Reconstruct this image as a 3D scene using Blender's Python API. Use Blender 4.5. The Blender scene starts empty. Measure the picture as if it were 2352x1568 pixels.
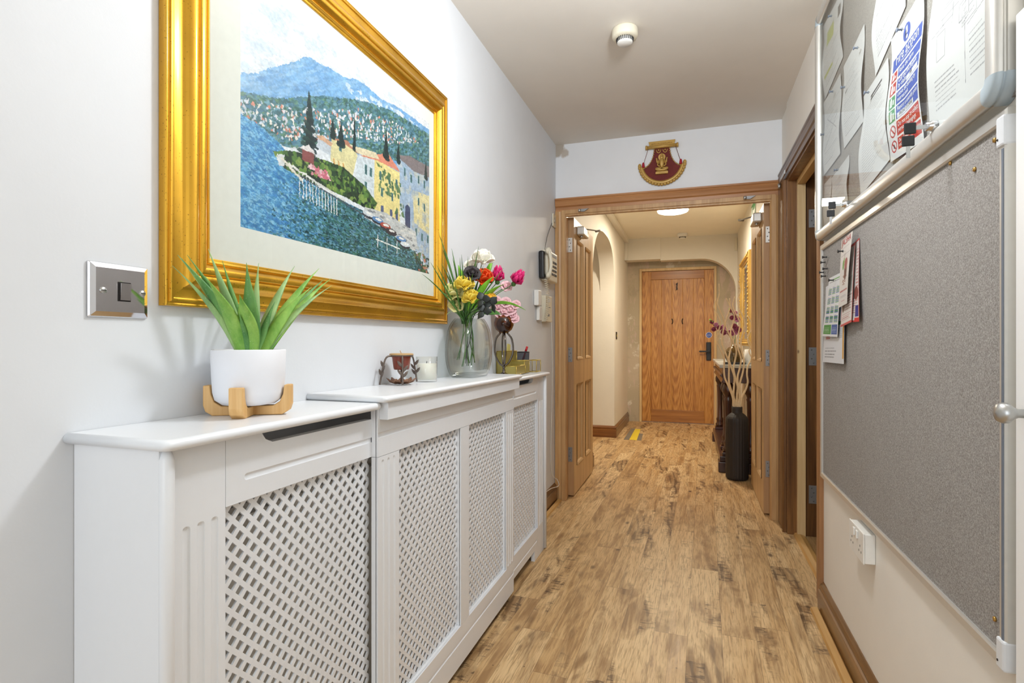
import bpy, math, random
import numpy as np
from mathutils import Vector, Matrix
PI = math.pi
random.seed(7); RNG = np.random.RandomState(11)
S = bpy.context.scene
COL = S.collection

# ------------------------------------------------------------------ camera, world, lights, exposure
cam_d = bpy.data.cameras.new('camera'); cam = bpy.data.objects.new('camera', cam_d); COL.objects.link(cam)
cam.location = (0, 0, 1.08)
cam.rotation_euler = (PI/2, 0, math.atan(414/1250))
cam_d.sensor_width = 36.0; cam_d.lens = 36.0*1250/2352; cam_d.shift_y = -1/2352
cam_d.clip_start = 0.02
S.camera = cam
S.view_settings.view_transform = 'Standard'; S.view_settings.look = 'None'
S.view_settings.exposure = 0.36; S.view_settings.gamma = 1.0; S.view_settings.use_curve_mapping = False
W = bpy.data.worlds.new('world'); S.world = W; W.use_nodes = True
W.node_tree.nodes['Background'].inputs[0].default_value = (0.9, 0.95, 1, 1)
W.node_tree.nodes['Background'].inputs[1].default_value = 0.3

def area(name, loc, rot, sx, sy, power, color, shape='RECTANGLE'):
    l = bpy.data.lights.new(name, 'AREA'); l.shape = shape; l.size = sx
    if shape in ('RECTANGLE', 'ELLIPSE'): l.size_y = sy
    l.energy = power; l.color = color
    o = bpy.data.objects.new(name, l); o.location = loc; o.rotation_euler = rot; COL.objects.link(o); return o
# daylight added unseen at the camera's back as fill light, hall lamp above the corridor, warm lamp in the far hall
area('rear_fill', (-0.2, -2.30, 1.45), (PI/2, 0, 0), 1.25, 1.9, 21, (0.84, 0.92, 1.0))
pl = bpy.data.lights.new('corridor_lamp', 'POINT'); pl.energy = 27.5; pl.shadow_soft_size = .08; pl.color = (.91, .95, 1.0)
po = bpy.data.objects.new('corridor_lamp', pl); po.location = (0.0, 1.42, 2.12); COL.objects.link(po)
area('far_hall_lamp', (-0.18, 5.52, 2.318), (0, 0, 0), 0.25, 0.25, 25, (1.0, 0.89, 0.72), 'DISK')
area('side_corridor_lamp', (-1.6, 5.3, 2.34), (0, 0, 0), 0.25, 0.25, 1.6, (1.0, 0.88, 0.74), 'DISK')

# ------------------------------------------------------------------ colour and node helpers
def lin(c):
    return tuple(((v/255)/12.92 if v/255 <= .04045 else ((v/255+.055)/1.055)**2.4) for v in c)
def rgba(c): return lin(c)+(1,)

class NT:
    def __init__(s, name):
        s.m = bpy.data.materials.new(name); s.m.use_nodes = True
        s.t = s.m.node_tree; s.b = s.t.nodes['Principled BSDF']
    def n(s, typ, **kw):
        nd = s.t.nodes.new(typ)
        for k, v in kw.items(): setattr(nd, k, v)
        return nd
    def put(s, sock, v):
        if hasattr(v, 'is_output') or isinstance(v, bpy.types.NodeSocket): s.t.links.new(v, sock)
        elif v is not None:
            if isinstance(v, (tuple, list)) and len(v) == 3 and len(getattr(sock, 'default_value', (0,)*3)) == 4: v = tuple(v)+(1,)
            sock.default_value = v
    def math(s, op, a, b=None, c=None, clamp=False):
        nd = s.n('ShaderNodeMath', operation=op, use_clamp=clamp)
        for i, v in enumerate((a, b, c)):
            if v is not None: s.put(nd.inputs[i], v)
        return nd.outputs[0]
    def pos(s): return s.n('ShaderNodeNewGeometry').outputs['Position']
    def map(s, vec, scale=(1,1,1), rot=(0,0,0), loc=(0,0,0)):
        nd = s.n('ShaderNodeMapping'); s.put(nd.inputs[0], vec)
        nd.inputs['Scale'].default_value = scale; nd.inputs['Rotation'].default_value = rot; nd.inputs['Location'].default_value = loc
        return nd.outputs[0]
    def noise(s, vec, scale=5, detail=3, rough=.5, dist=0, out=0):
        nd = s.n('ShaderNodeTexNoise'); s.put(nd.inputs['Vector'], vec); nd.inputs['Scale'].default_value = scale
        nd.inputs['Detail'].default_value = detail; nd.inputs['Roughness'].default_value = rough; nd.inputs['Distortion'].default_value = dist
        return nd.outputs[out]
    def vor(s, vec, scale=5, feature='F1'):
        nd = s.n('ShaderNodeTexVoronoi', feature=feature); s.put(nd.inputs['Vector'], vec); nd.inputs['Scale'].default_value = scale
        return nd.outputs['Distance']
    def ramp(s, f, stops, interp='LINEAR'):
        nd = s.n('ShaderNodeValToRGB'); s.put(nd.inputs[0], f); e = nd.color_ramp.elements
        nd.color_ramp.interpolation = interp
        while len(e) < len(stops): e.new(0.5)
        for i, (p, c) in enumerate(stops):
            e[i].position = p; e[i].color = (c+(1,)) if len(c) == 3 else c
        return nd.outputs[0]
    def val(s, f, a, b, c=0, d=1):
        nd = s.n('ShaderNodeMapRange'); s.put(nd.inputs[0], f)
        for i, v in enumerate((a, b, c, d)): nd.inputs[i+1].default_value = v
        return nd.outputs[0]
    def mix(s, f, a, b, mode='MIX'):
        nd = s.n('ShaderNodeMix', data_type='RGBA', blend_type=mode)
        s.put(nd.inputs[0], f); s.put(nd.inputs[6], a); s.put(nd.inputs[7], b)
        return nd.outputs[2]
    def bump(s, h, strength=.2, dist=.002):
        nd = s.n('ShaderNodeBump'); s.put(nd.inputs['Height'], h); nd.inputs['Strength'].default_value = strength; nd.inputs['Distance'].default_value = dist
        s.t.links.new(nd.outputs[0], s.b.inputs['Normal'])
    def set(s, **kw):
        nm = dict(color='Base Color', rough='Roughness', metal='Metallic', spec='Specular IOR Level', ior='IOR', trans='Transmission Weight',
                  coat='Coat Weight', coatr='Coat Roughness', alpha='Alpha', sheen='Sheen Weight', emit='Emission Color', estr='Emission Strength', sss='Subsurface Weight')
        for k, v in kw.items(): s.put(s.b.inputs[nm[k]], v)
        return s.m

def plain(name, c, rough=.5, metal=0, noise=.04, **kw):
    t = NT(name); base = lin(c)
    if noise:
        f = t.noise(t.pos(), 60, 2)
        col = t.mix(f, tuple(v*(1-noise) for v in base), tuple(min(1, v*(1+noise)) for v in base))
    else: col = base+(1,)
    return t.set(color=col, rough=rough, metal=metal, **kw)

def paint(name, c, rough=.55, bump=.12, scale=140, mottle=.03, dirt=None):
    t = NT(name); base = lin(c); P = t.pos()
    f = t.noise(P, 2.5, 4, .6)
    col = t.mix(t.val(f, .3, .7), tuple(v*(1-mottle) for v in base), tuple(min(1, v*(1+mottle)) for v in base))
    if dirt:
        for (x, y, z, r, cc) in dirt:
            v = t.n('ShaderNodeVectorMath', operation='DISTANCE'); t.put(v.inputs[0], P); v.inputs[1].default_value = (x, y, z)
            d = t.math('ADD', v.outputs['Value'], t.math('MULTIPLY', t.math('SUBTRACT', t.noise(P, 22, 3), .5), r*1.2))
            col = t.mix(t.val(d, r*.7, r, .85, 0), col, lin(cc))
    t.bump(t.math('ADD', t.noise(P, scale, 3), t.math('MULTIPLY', t.noise(P, 14, 3), 1.6)), bump, .0015)
    return t.set(color=col, rough=rough)

def wood(name, c1, c2, axis='Z', rough=.45, knots=True, dark=None, sc=1.0, grain=.55, kscale=3.0, cath=0, coat=0, wear=None):
    t = NT(name); P = t.pos(); st = [1, 1, 1]; st['XYZ'.index(axis)] = .045
    v = t.map(P, tuple(st))
    f1 = t.noise(v, 26*sc, 4, .6, .6); f2 = t.noise(v, 160*sc, 3, .55)
    f = t.math('ADD', t.math('MULTIPLY', f1, 1-grain*.4), t.math('MULTIPLY', f2, grain*.4))
    if cath:
        st2 = [1, 1, 1]; st2['XYZ'.index(axis)] = .14
        w = t.n('ShaderNodeTexWave', wave_type='BANDS', bands_direction='X'); t.put(w.inputs[0], t.map(P, tuple(st2)))
        w.inputs['Scale'].default_value = cath; w.inputs['Distortion'].default_value = 14; w.inputs['Detail'].default_value = 2; w.inputs['Detail Scale'].default_value = .8
        f = t.math('ADD', t.math('MULTIPLY', f, .80), t.math('MULTIPLY', w.outputs['Fac'], .20))
    col = t.ramp(f, [(.32, lin(c2)), (.5, tuple((a+b)/2 for a, b in zip(lin(c1), lin(c2)))), (.66, lin(c1))])
    big = t.noise(P, 3, 2)
    col = t.mix(t.val(big, .35, .65, 0, .25), col, lin(c2))
    if knots:
        kv = t.map(P, tuple(1.0 if a != axis else .7 for a in 'XYZ'))
        k = t.vor(kv, kscale)
        col = t.mix(t.val(k, .03, .055, .85, 0), col, lin(dark or tuple(int(x*.45) for x in c2)))
    if wear:
        wn = t.noise(P, 34, 4, .7)
        col = t.mix(t.val(wn, .67, .72, 0, .6), col, lin(wear))
    t.bump(f2, .15, .001)
    return t.set(color=col, rough=rough, coat=coat, coatr=.2)

def oak_board():
    t = NT('golden_oak_boards'); P = t.pos(); sp = t.n('ShaderNodeSeparateXYZ'); t.put(sp.inputs[0], P)
    b = t.math('DIVIDE', t.math('ADD', sp.outputs[0], .525), .1352); bi = t.math('FLOOR', b); fb = t.math('SUBTRACT', t.math('FRACT', b), .5)
    wn = t.n('ShaderNodeTexWhiteNoise', noise_dimensions='1D'); t.put(wn.inputs['W'], t.math('ADD', bi, 3.7)); r = wn.outputs['Value']
    zz = t.math('SUBTRACT', t.math('MULTIPLY', sp.outputs[2], .06), t.math('MULTIPLY', r, .20))
    cb = t.n('ShaderNodeCombineXYZ'); t.put(cb.inputs[0], t.math('ADD', t.math('MULTIPLY', fb, .135), t.math('MULTIPLY', t.math('SUBTRACT', r, .5), .05))); t.put(cb.inputs[2], zz)
    w = t.n('ShaderNodeTexWave', wave_type='RINGS', rings_direction='Y'); t.put(w.inputs[0], cb.outputs[0])
    w.inputs['Scale'].default_value = 34; w.inputs['Distortion'].default_value = 3.0; w.inputs['Detail'].default_value = 3; w.inputs['Detail Scale'].default_value = 6
    st = t.map(P, (1, 1, .05)); g = t.noise(st, 120, 4, .6); f = t.noise(st, 30, 3, .6)
    x = t.math('ADD', t.math('MULTIPLY', w.outputs['Fac'], .15), t.math('ADD', t.math('MULTIPLY', g, .42), t.math('MULTIPLY', f, .43)))
    col = t.ramp(x, [(.34, lin((150, 92, 34))), (.48, lin((188, 128, 56))), (.62, lin((210, 154, 78)))])
    t.bump(g, .1, .001); return t.set(color=col, rough=.38, coat=.08, coatr=.2)

def floor_mat():
    t = NT('oak_laminate'); P = t.map(t.pos(), rot=(0, 0, .021)); w = .118
    sx = t.n('ShaderNodeSeparateXYZ'); t.put(sx.inputs[0], P); x, y = sx.outputs[0], sx.outputs[1]
    xw = t.math('DIVIDE', t.math('ADD', x, .06), w); ci = t.math('FLOOR', xw)
    def wn(dim, a, b=None):
        nd = t.n('ShaderNodeTexWhiteNoise', noise_dimensions='3D'); cb = t.n('ShaderNodeCombineXYZ')
        t.put(cb.inputs[0], a)
        if b is not None: t.put(cb.inputs[1], b)
        cb.inputs[2].default_value = dim; t.put(nd.inputs[0], cb.outputs[0]); return nd
    r1 = wn(1.5, ci).outputs['Value']
    yr = t.math('ADD', t.math('DIVIDE', y, 1.15), t.math('MULTIPLY', r1, 7.3)); ri = t.math('FLOOR', yr)
    rid = wn(2.5, ci, ri); rv = rid.outputs['Value']
    # half strips inside a plank
    xh = t.math('DIVIDE', t.math('ADD', x, .06), w/2); hi = t.math('FLOOR', xh)
    r3 = wn(3.5, hi).outputs['Value']
    yh = t.math('ADD', t.math('DIVIDE', y, .62), t.math('MULTIPLY', r3, 5.1)); hr = t.math('FLOOR', yh)
    hv = wn(4.5, hi, hr).outputs['Value']
    off = t.n('ShaderNodeVectorMath', operation='MULTIPLY_ADD'); t.put(off.inputs[0], rid.outputs['Color'])
    off.inputs[1].default_value = (9, 13, 5); t.put(off.inputs[2], P); V = off.outputs[0]
    g1 = t.noise(t.map(V, (1, .07, 1)), 30, 5, .65, 1.2)
    g2 = t.noise(t.map(V, (1, .06, 1)), 190, 4, .62, .4)
    patch = t.noise(t.map(V, (1, .33, 1)), 7.5, 4, .62, .8)
    rings = t.n('ShaderNodeTexWave', wave_type='RINGS', rings_direction='Z'); t.put(rings.inputs[0], t.map(V, (1, .28, 1)))
    rings.inputs['Scale'].default_value = 9; rings.inputs['Distortion'].default_value = 7; rings.inputs['Detail'].default_value = 3; rings.inputs['Detail Scale'].default_value = 1.2
    light, mid, dk, vdk = lin((236, 206, 158)), lin((206, 168, 117)), lin((150, 112, 70)), lin((84, 60, 40))
    tone = t.math('ADD', t.math('MULTIPLY', rv, .30), t.math('ADD', t.math('MULTIPLY', hv, .26), t.math('MULTIPLY', t.val(g1, .3, .7), .44)))
    col = t.ramp(tone, [(.12, dk), (.36, mid), (.62, tuple((a+b)/2 for a, b in zip(mid, light))), (.88, light)])
    col = t.mix(t.math('MULTIPLY', t.val(g2, .48, .62), .6), col, dk)
    # dark weathered streaks and areas, ring grain inside them
    streak = t.noise(t.map(V, (1, .09, 1)), 17, 4, .6, 1.0)
    sel = t.val(t.math('ADD', t.math('MULTIPLY', hv, .6), t.math('MULTIPLY', rv, .4)), .25, .75)
    m = t.math('MULTIPLY', t.val(patch, .49, .63), t.val(sel, 0, 1, .35, 1))
    m2 = t.math('MULTIPLY', t.val(streak, .50, .62), t.val(patch, .38, .58))
    rg = t.math('MULTIPLY', m, t.val(rings.outputs['Fac'], .45, .9, .2, .8))
    col = t.mix(t.math('MULTIPLY', m, .55), col, dk)
    col = t.mix(t.math('MULTIPLY', m2, .75), col, dk)
    col = t.mix(t.math('MULTIPLY', rg, t.val(hv, .2, .8, .25, 1)), col, vdk)
    # saw marks across a few strips
    saw = t.noise(t.map(V, (.3, 1, 1)), 62, 3, .6, .6)
    sm = t.math('MULTIPLY', t.val(saw, .54, .60), t.math('MULTIPLY', t.val(hv, .68, .76), t.val(patch, .42, .58)))
    col = t.mix(t.math('MULTIPLY', sm, .75), col, vdk)
    # knots and pin marks
    k = t.vor(t.map(V, (1, .45, 1)), 6.2)
    col = t.mix(t.val(k, .045, .10, .85, 0), col, vdk)
    k2 = t.vor(t.map(V, (1, .8, 1)), 17)
    col = t.mix(t.val(k2, .035, .06, .7, 0), col, vdk)
    # seams
    fx = t.math('FRACT', xw); e = t.math('MINIMUM', fx, t.math('SUBTRACT', 1, fx)); fh = t.math('FRACT', xh); eh = t.math('MINIMUM', fh, t.math('SUBTRACT', 1, fh))
    fy = t.math('FRACT', yr); ey = t.math('MINIMUM', fy, t.math('SUBTRACT', 1, fy))
    seam = t.math('MAXIMUM', t.val(e, .004, .012, .45, 0), t.math('MAXIMUM', t.val(eh, .006, .018, .18, 0), t.val(ey, .0006, .0014, .4, 0)))
    col = t.mix(seam, col, vdk)
    t.bump(t.math('SUBTRACT', g2, seam), .12, .001)
    return t.set(color=col, rough=t.val(g1, .3, .7, .34, .5), spec=.4)

def felt():
    t = NT('grey_felt'); P = t.pos()
    a = t.noise(P, 330, 4, .75); b = t.noise(P, 9, 3)
    col = t.ramp(a, [(.33, lin((118, 113, 108))), (.5, lin((152, 147, 142))), (.68, lin((186, 182, 177)))])
    col = t.mix(t.val(b, .35, .7, 0, .12), col, lin((176, 172, 168)))
    t.bump(a, .3, .001); return t.set(color=col, rough=.95, spec=.1)

def gold(name, c=(226, 172, 52), rough=.3, metal=.85, dark=(120, 82, 20)):
    t = NT(name); P = t.pos()
    sp = t.noise(P, 260, 2, .5); big = t.noise(P, 9, 3)
    col = t.mix(t.val(big, .3, .7), tuple(v*.86 for v in lin(c)), lin(c))
    col = t.mix(t.val(sp, .66, .72, 0, .75), col, lin(dark))
    return t.set(color=col, rough=t.val(big, .3, .7, rough, rough+.1), metal=metal, coat=.25, coatr=.15)

def thin_glass(name, tint=(253, 254, 253), refl=1.0, edge=(150, 165, 160), rough=.0, body=0.03):
    m = bpy.data.materials.new(name); m.use_nodes = True; t = m.node_tree; t.nodes.clear()
    out = t.nodes.new('ShaderNodeOutputMaterial'); mx = t.nodes.new('ShaderNodeMixShader'); fc = t.nodes.new('ShaderNodeLayerWeight'); fc.inputs[0].default_value = .5
    pw = t.nodes.new('ShaderNodeMath'); pw.operation = 'POWER'; pw.inputs[1].default_value = 5
    fr = t.nodes.new('ShaderNodeMath'); fr.operation = 'MULTIPLY_ADD'; fr.inputs[1].default_value = .95; fr.inputs[2].default_value = .045
    t.links.new(fc.outputs['Facing'], pw.inputs[0]); t.links.new(pw.outputs[0], fr.inputs[0])
    tr = t.nodes.new('ShaderNodeBsdfTransparent'); gl = t.nodes.new('ShaderNodeBsdfGlossy'); gl.inputs['Roughness'].default_value = rough
    lw = t.nodes.new('ShaderNodeLayerWeight'); lw.inputs[0].default_value = .35
    rp = t.nodes.new('ShaderNodeValToRGB'); rp.color_ramp.elements[0].color = rgba(tint); rp.color_ramp.elements[1].color = rgba(edge); rp.color_ramp.elements[0].position = .35
    mul = t.nodes.new('ShaderNodeMath'); mul.operation = 'MULTIPLY'; mul.inputs[1].default_value = refl; mul.use_clamp = True
    L = t.links.new
    L(lw.outputs['Facing'], rp.inputs[0]); L(rp.outputs[0], tr.inputs[0]); L(fr.outputs[0], mul.inputs[0]); L(mul.outputs[0], mx.inputs[0])
    L(tr.outputs[0], mx.inputs[1]); L(gl.outputs[0], mx.inputs[2]); L(mx.outputs[0], out.inputs[0]); return m

def attr_mat(name, rough=.6, bump=0, coat=0, k=1.0):
    t = NT(name); a = t.n('ShaderNodeAttribute', attribute_name='Col')
    if bump: t.bump(t.noise(t.pos(), 300, 3), bump, .001)
    return t.set(color=t.mix(1.0, a.outputs['Color'], (k, k, k), 'MULTIPLY'), rough=rough, coat=coat)

def emis(name, c, s):
    t = NT(name); return t.set(color=rgba(c), emit=rgba(c), estr=s)

M = {}
M['wall'] = paint('white_wall_paint', (226, 229, 233), .6)
M['wall_end'] = paint('cool_white_wall_paint', (240, 242, 245), .6, dirt=[(-.875, 3.635, 2.385, .055, (170, 155, 135)), (-.83, 3.635, 2.36, .035, (190, 176, 160))])
M['wall_r'] = paint('warm_white_wall_paint', (240, 235, 226), .6)
M['ceil'] = paint('ceiling_paint', (230, 224, 214), .7, .18, 220)
M['cream'] = paint('cream_wall_paint', (232, 226, 212), .6, .35, 60)
M['fceil'] = paint('cream_ceiling_paint', (250, 244, 226), .7)
def plaster():
    t = NT('bare_patchy_plaster'); P = t.pos(); a = t.noise(P, 2.2, 4, .6, .5); b = t.noise(t.map(P, loc=(3, 1, 2)), 5, 5, .65)
    vs_ = t.noise(t.map(P, (3.2, 1, .9), loc=(5, 0, 1)), 4, 5, .65, .6); sx = t.n('ShaderNodeSeparateXYZ'); t.put(sx.inputs[0], P)
    col = t.mix(t.val(a, .50, .60), lin((188, 174, 148)), lin((200, 184, 160)))
    col = t.mix(t.val(t.math('ADD', vs_, t.val(sx.outputs[0], .25, .42, 0, .12)), .57, .63, 0, .8), col, lin((206, 184, 170)))
    col = t.mix(t.val(b, .58, .63, 0, .85), col, lin((222, 214, 198)))
    col = t.mix(t.val(b, .33, .40, .5, 0), col, lin((166, 152, 130)))
    t.bump(b, .4, .004); return t.set(color=col, rough=.85)
M['plaster'] = plaster()
M['floor'] = floor_mat()
M['board'] = felt()
M['casing'] = wood('brown_pine_casing', (208, 152, 98), (164, 110, 66), 'X', .4, dark=(70, 40, 22))
M['casing_z'] = wood('brown_pine_upright', (222, 180, 126), (180, 136, 88), 'Z', .4, dark=(74, 44, 24), kscale=4)
M['door_wood'] = wood('stripped_pine_door', (222, 188, 138), (184, 146, 98), 'Z', .4, knots=False, sc=.8)
M['door_edge'] = wood('brown_door_edge', (196, 156, 110), (164, 124, 84), 'Z', .45, knots=False)
M['dark_stain'] = wood('dark_stained_pine', (150, 104, 56), (84, 52, 26), 'Z', .35, dark=(30, 18, 10), wear=(120, 100, 84), coat=.2)
M['dark_stain_y'] = wood('dark_stained_pine_head', (120, 86, 60), (62, 42, 28), 'Y', .35, dark=(30, 18, 10), coat=.2)
M['pale'] = wood('new_pine_batten', (232, 204, 154), (208, 172, 118), 'Z', .5, dark=(120, 76, 44), kscale=5)
M['pale_y'] = wood('new_pine_head_batten', (226, 186, 122), (196, 150, 88), 'Y', .5, dark=(120, 76, 44), kscale=5)
M['orange_z'] = wood('orange_pine_casing', (176, 128, 84), (132, 90, 54), 'Z', .4, dark=(70, 40, 22), wear=(200, 190, 178))
M['skirt'] = wood('varnished_brown_skirting', (140, 98, 54), (92, 60, 30), 'Y', .3, dark=(50, 30, 16), coat=.3, wear=(190, 170, 150))
M['skirt_x'] = wood('varnished_brown_skirting_end', (150, 96, 48), (100, 60, 28), 'X', .3, coat=.3)
M['oak'] = oak_board()
M['oak_x'] = wood('golden_oak_rail', (194, 134, 60), (146, 90, 34), 'X', .36, knots=False, sc=1.2, coat=.1)
M['trimfloor'] = wood('pale_oak_edging', (216, 174, 108), (190, 142, 78), 'Y', .45, knots=False)
M['mahog'] = wood('dark_mahogany', (84, 44, 26), (44, 20, 12), 'Z', .3, knots=False, coat=.4)
M['stand'] = wood('pale_stand_pine', (236, 196, 134), (212, 160, 92), 'Z', .5, knots=False, sc=1.8)
M['cover'] = plain('satin_white_paint', (239, 242, 246), .32, noise=.01, coat=.15)
M['radiator'] = plain('cream_radiator_enamel', (236, 230, 218), .4)
M['dark'] = plain('dark_void', (30, 26, 22), .9)
M['gold'] = gold('gilt_frame')
M['mirror_gold'] = gold('carved_gilt', (206, 166, 88), .3, .5, (96, 66, 24))
M['plaque_gold'] = gold('antique_brass_gilt', (206, 166, 88), .42, .35, (120, 84, 40))
M['mat'] = plain('white_mount_card', (220, 222, 215), .8)
M['glass'] = thin_glass('picture_glass', refl=.6, edge=(250, 252, 250))
M['glass_case'] = thin_glass('display_case_glass', refl=.7, edge=(251, 253, 252))
M['glass_vase'] = thin_glass('clear_vase_glass', (248, 250, 249), 1.2, (206, 214, 210))
M['glass_amber'] = thin_glass('amber_mottled_glass', (190, 150, 100), 1.6, (60, 36, 20))
M['chrome'] = plain('polished_chrome', (215, 215, 218), .06, 1.0, 0)
M['gunmetal'] = plain('polished_gunmetal', (120, 112, 106), .12, 1.0, 0)
M['steel'] = plain('brushed_steel', (190, 190, 188), .35, .9)
M['hinge'] = plain('dull_zinc_hinge', (150, 150, 150), .45, .6)
M['alu'] = plain('satin_aluminium', (214, 212, 206), .33, .55)
M['alu_dark'] = plain('dark_aluminium_groove', (120, 120, 118), .4, .5)
M['plastic_grey'] = plain('blue_grey_plastic', (172, 184, 190), .4)
M['plastic_light'] = plain('light_grey_plastic', (222, 224, 226), .4)
M['slot'] = plain('grey_slot', (110, 118, 130), .5)
M['white_plastic'] = plain('white_plastic', (238, 236, 230), .35)
M['ivory'] = plain('ivory_plastic', (228, 220, 198), .4)
M['black'] = plain('black_plastic', (30, 30, 32), .4)
M['blackiron'] = plain('black_iron', (34, 30, 28), .5, .4)
M['ironleaf'] = plain('grey_brown_wrought_metal', (112, 100, 92), .5, .6)
M['bronze'] = plain('copper_brown_petal', (150, 112, 88), .45, .6)
M['redglass'] = plain('red_brown_votive_glass', (142, 62, 42), .2, 0, trans=.25)
M['waxbrown'] = plain('tan_wax', (196, 160, 110), .5)
M['wax'] = plain('cream_wax', (252, 252, 244), .5, sss=.1)
M['frost'] = thin_glass('pale_candle_glass', (253, 253, 251), 1.0, (251, 251, 249))
M['pot'] = plain('matt_white_ceramic', (240, 242, 248), .55, noise=.01)
def leafm(name, c1, c2, rough=.45, edge=None):
    t = NT(name); P = t.pos(); f = t.noise(t.map(P, (1, 1, .25)), 34, 4, .6); g = t.noise(P, 420, 2)
    col = t.mix(t.val(f, .35, .65), lin(c1), lin(c2)); col = t.mix(t.val(g, .68, .74, 0, .5), col, lin((214, 226, 190)))
    return t.set(color=col, rough=rough, spec=.4)
M['leaf1'] = leafm('bright_succulent_green', (104, 162, 62), (160, 204, 100))
M['leaf2'] = leafm('deep_succulent_green', (78, 132, 72), (120, 170, 92))
M['leaf3'] = leafm('pale_frosted_green', (128, 168, 110), (166, 200, 130))
M['grass'] = leafm('artificial_grass_green', (50, 92, 42), (92, 140, 64))
M['grass2'] = leafm('pale_grass_green', (112, 150, 96), (150, 184, 124))
M['lime'] = leafm('lime_leaf_green', (110, 182, 44), (150, 214, 74))
M['darkleaf'] = plain('near_black_leaf', (40, 46, 44), .5)
for k, c in dict(p_white=(244, 240, 226), p_yellow=(240, 214, 86), p_cream=(236, 230, 160), p_orange=(232, 84, 24), p_magenta=(206, 20, 104), p_pink=(236, 190, 196), p_black=(44, 38, 40), p_amber=(236, 178, 50), p_purple=(112, 34, 66), p_mauve=(176, 108, 142)).items():
    M[k] = plain('petal_'+k[2:], c, .6, sss=.05)
M['vaseblack'] = plain('matt_charcoal_ceramic', (44, 38, 34), .6)
M['twig'] = plain('pale_twisted_twig', (232, 206, 162), .6, noise=.15)
M['marble'] = paint('grey_marble', (176, 178, 174), .2, 0, 5, .3)
M['maroon'] = plain('maroon_woven_fabric', (116, 44, 40), .8, noise=.25)
M['redthread'] = plain('crimson_tassel', (176, 24, 48), .7)
M['goldglass'] = plain('translucent_gold_box', (188, 172, 96), .3, .25, trans=.25)
M['brass'] = plain('brass_wire', (206, 180, 90), .3, .8)
M['mesh'] = thin_glass('grey_mesh', (176, 180, 188), .3, (120, 126, 134), .4)
M['penred'] = plain('red_pen', (190, 24, 34), .4); M['penmaroon'] = plain('dull_maroon_pen', (110, 62, 70), .5)
M['blue'] = plain('sign_blue', (44, 82, 178), .5); M['green'] = plain('sign_green', (60, 150, 90), .5); M['red'] = plain('sign_red', (200, 44, 40), .5)
M['white'] = plain('print_white', (246, 246, 246), .6); M['ink'] = plain('print_dark_grey', (70, 70, 74), .7); M['inkred'] = plain('print_red', (190, 60, 56), .7)
M['yellowtape'] = plain('yellow_tape', (236, 208, 50), .5); M['greytape'] = plain('grey_tape', (128, 118, 104), .6)
M['art'] = attr_mat('painted_lake_print', .35, k=.86); M['sheet'] = attr_mat('printed_paper', .6, k=.74)
M['lamp'] = emis('lit_lamp_diffuser', (255, 244, 222), 9)
M['mirror'] = plain('mirror_silver', (225, 225, 225), .02, 1, 0)
M['screw'] = plain('brass_screw', (190, 150, 80), .3, .8)
M['doorwhite'] = plain('white_gloss_door', (244, 244, 242), .3, noise=.01)
M['darkdoor'] = wood('dark_side_door', (70, 44, 26), (36, 22, 14), 'Z', .4)

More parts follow.
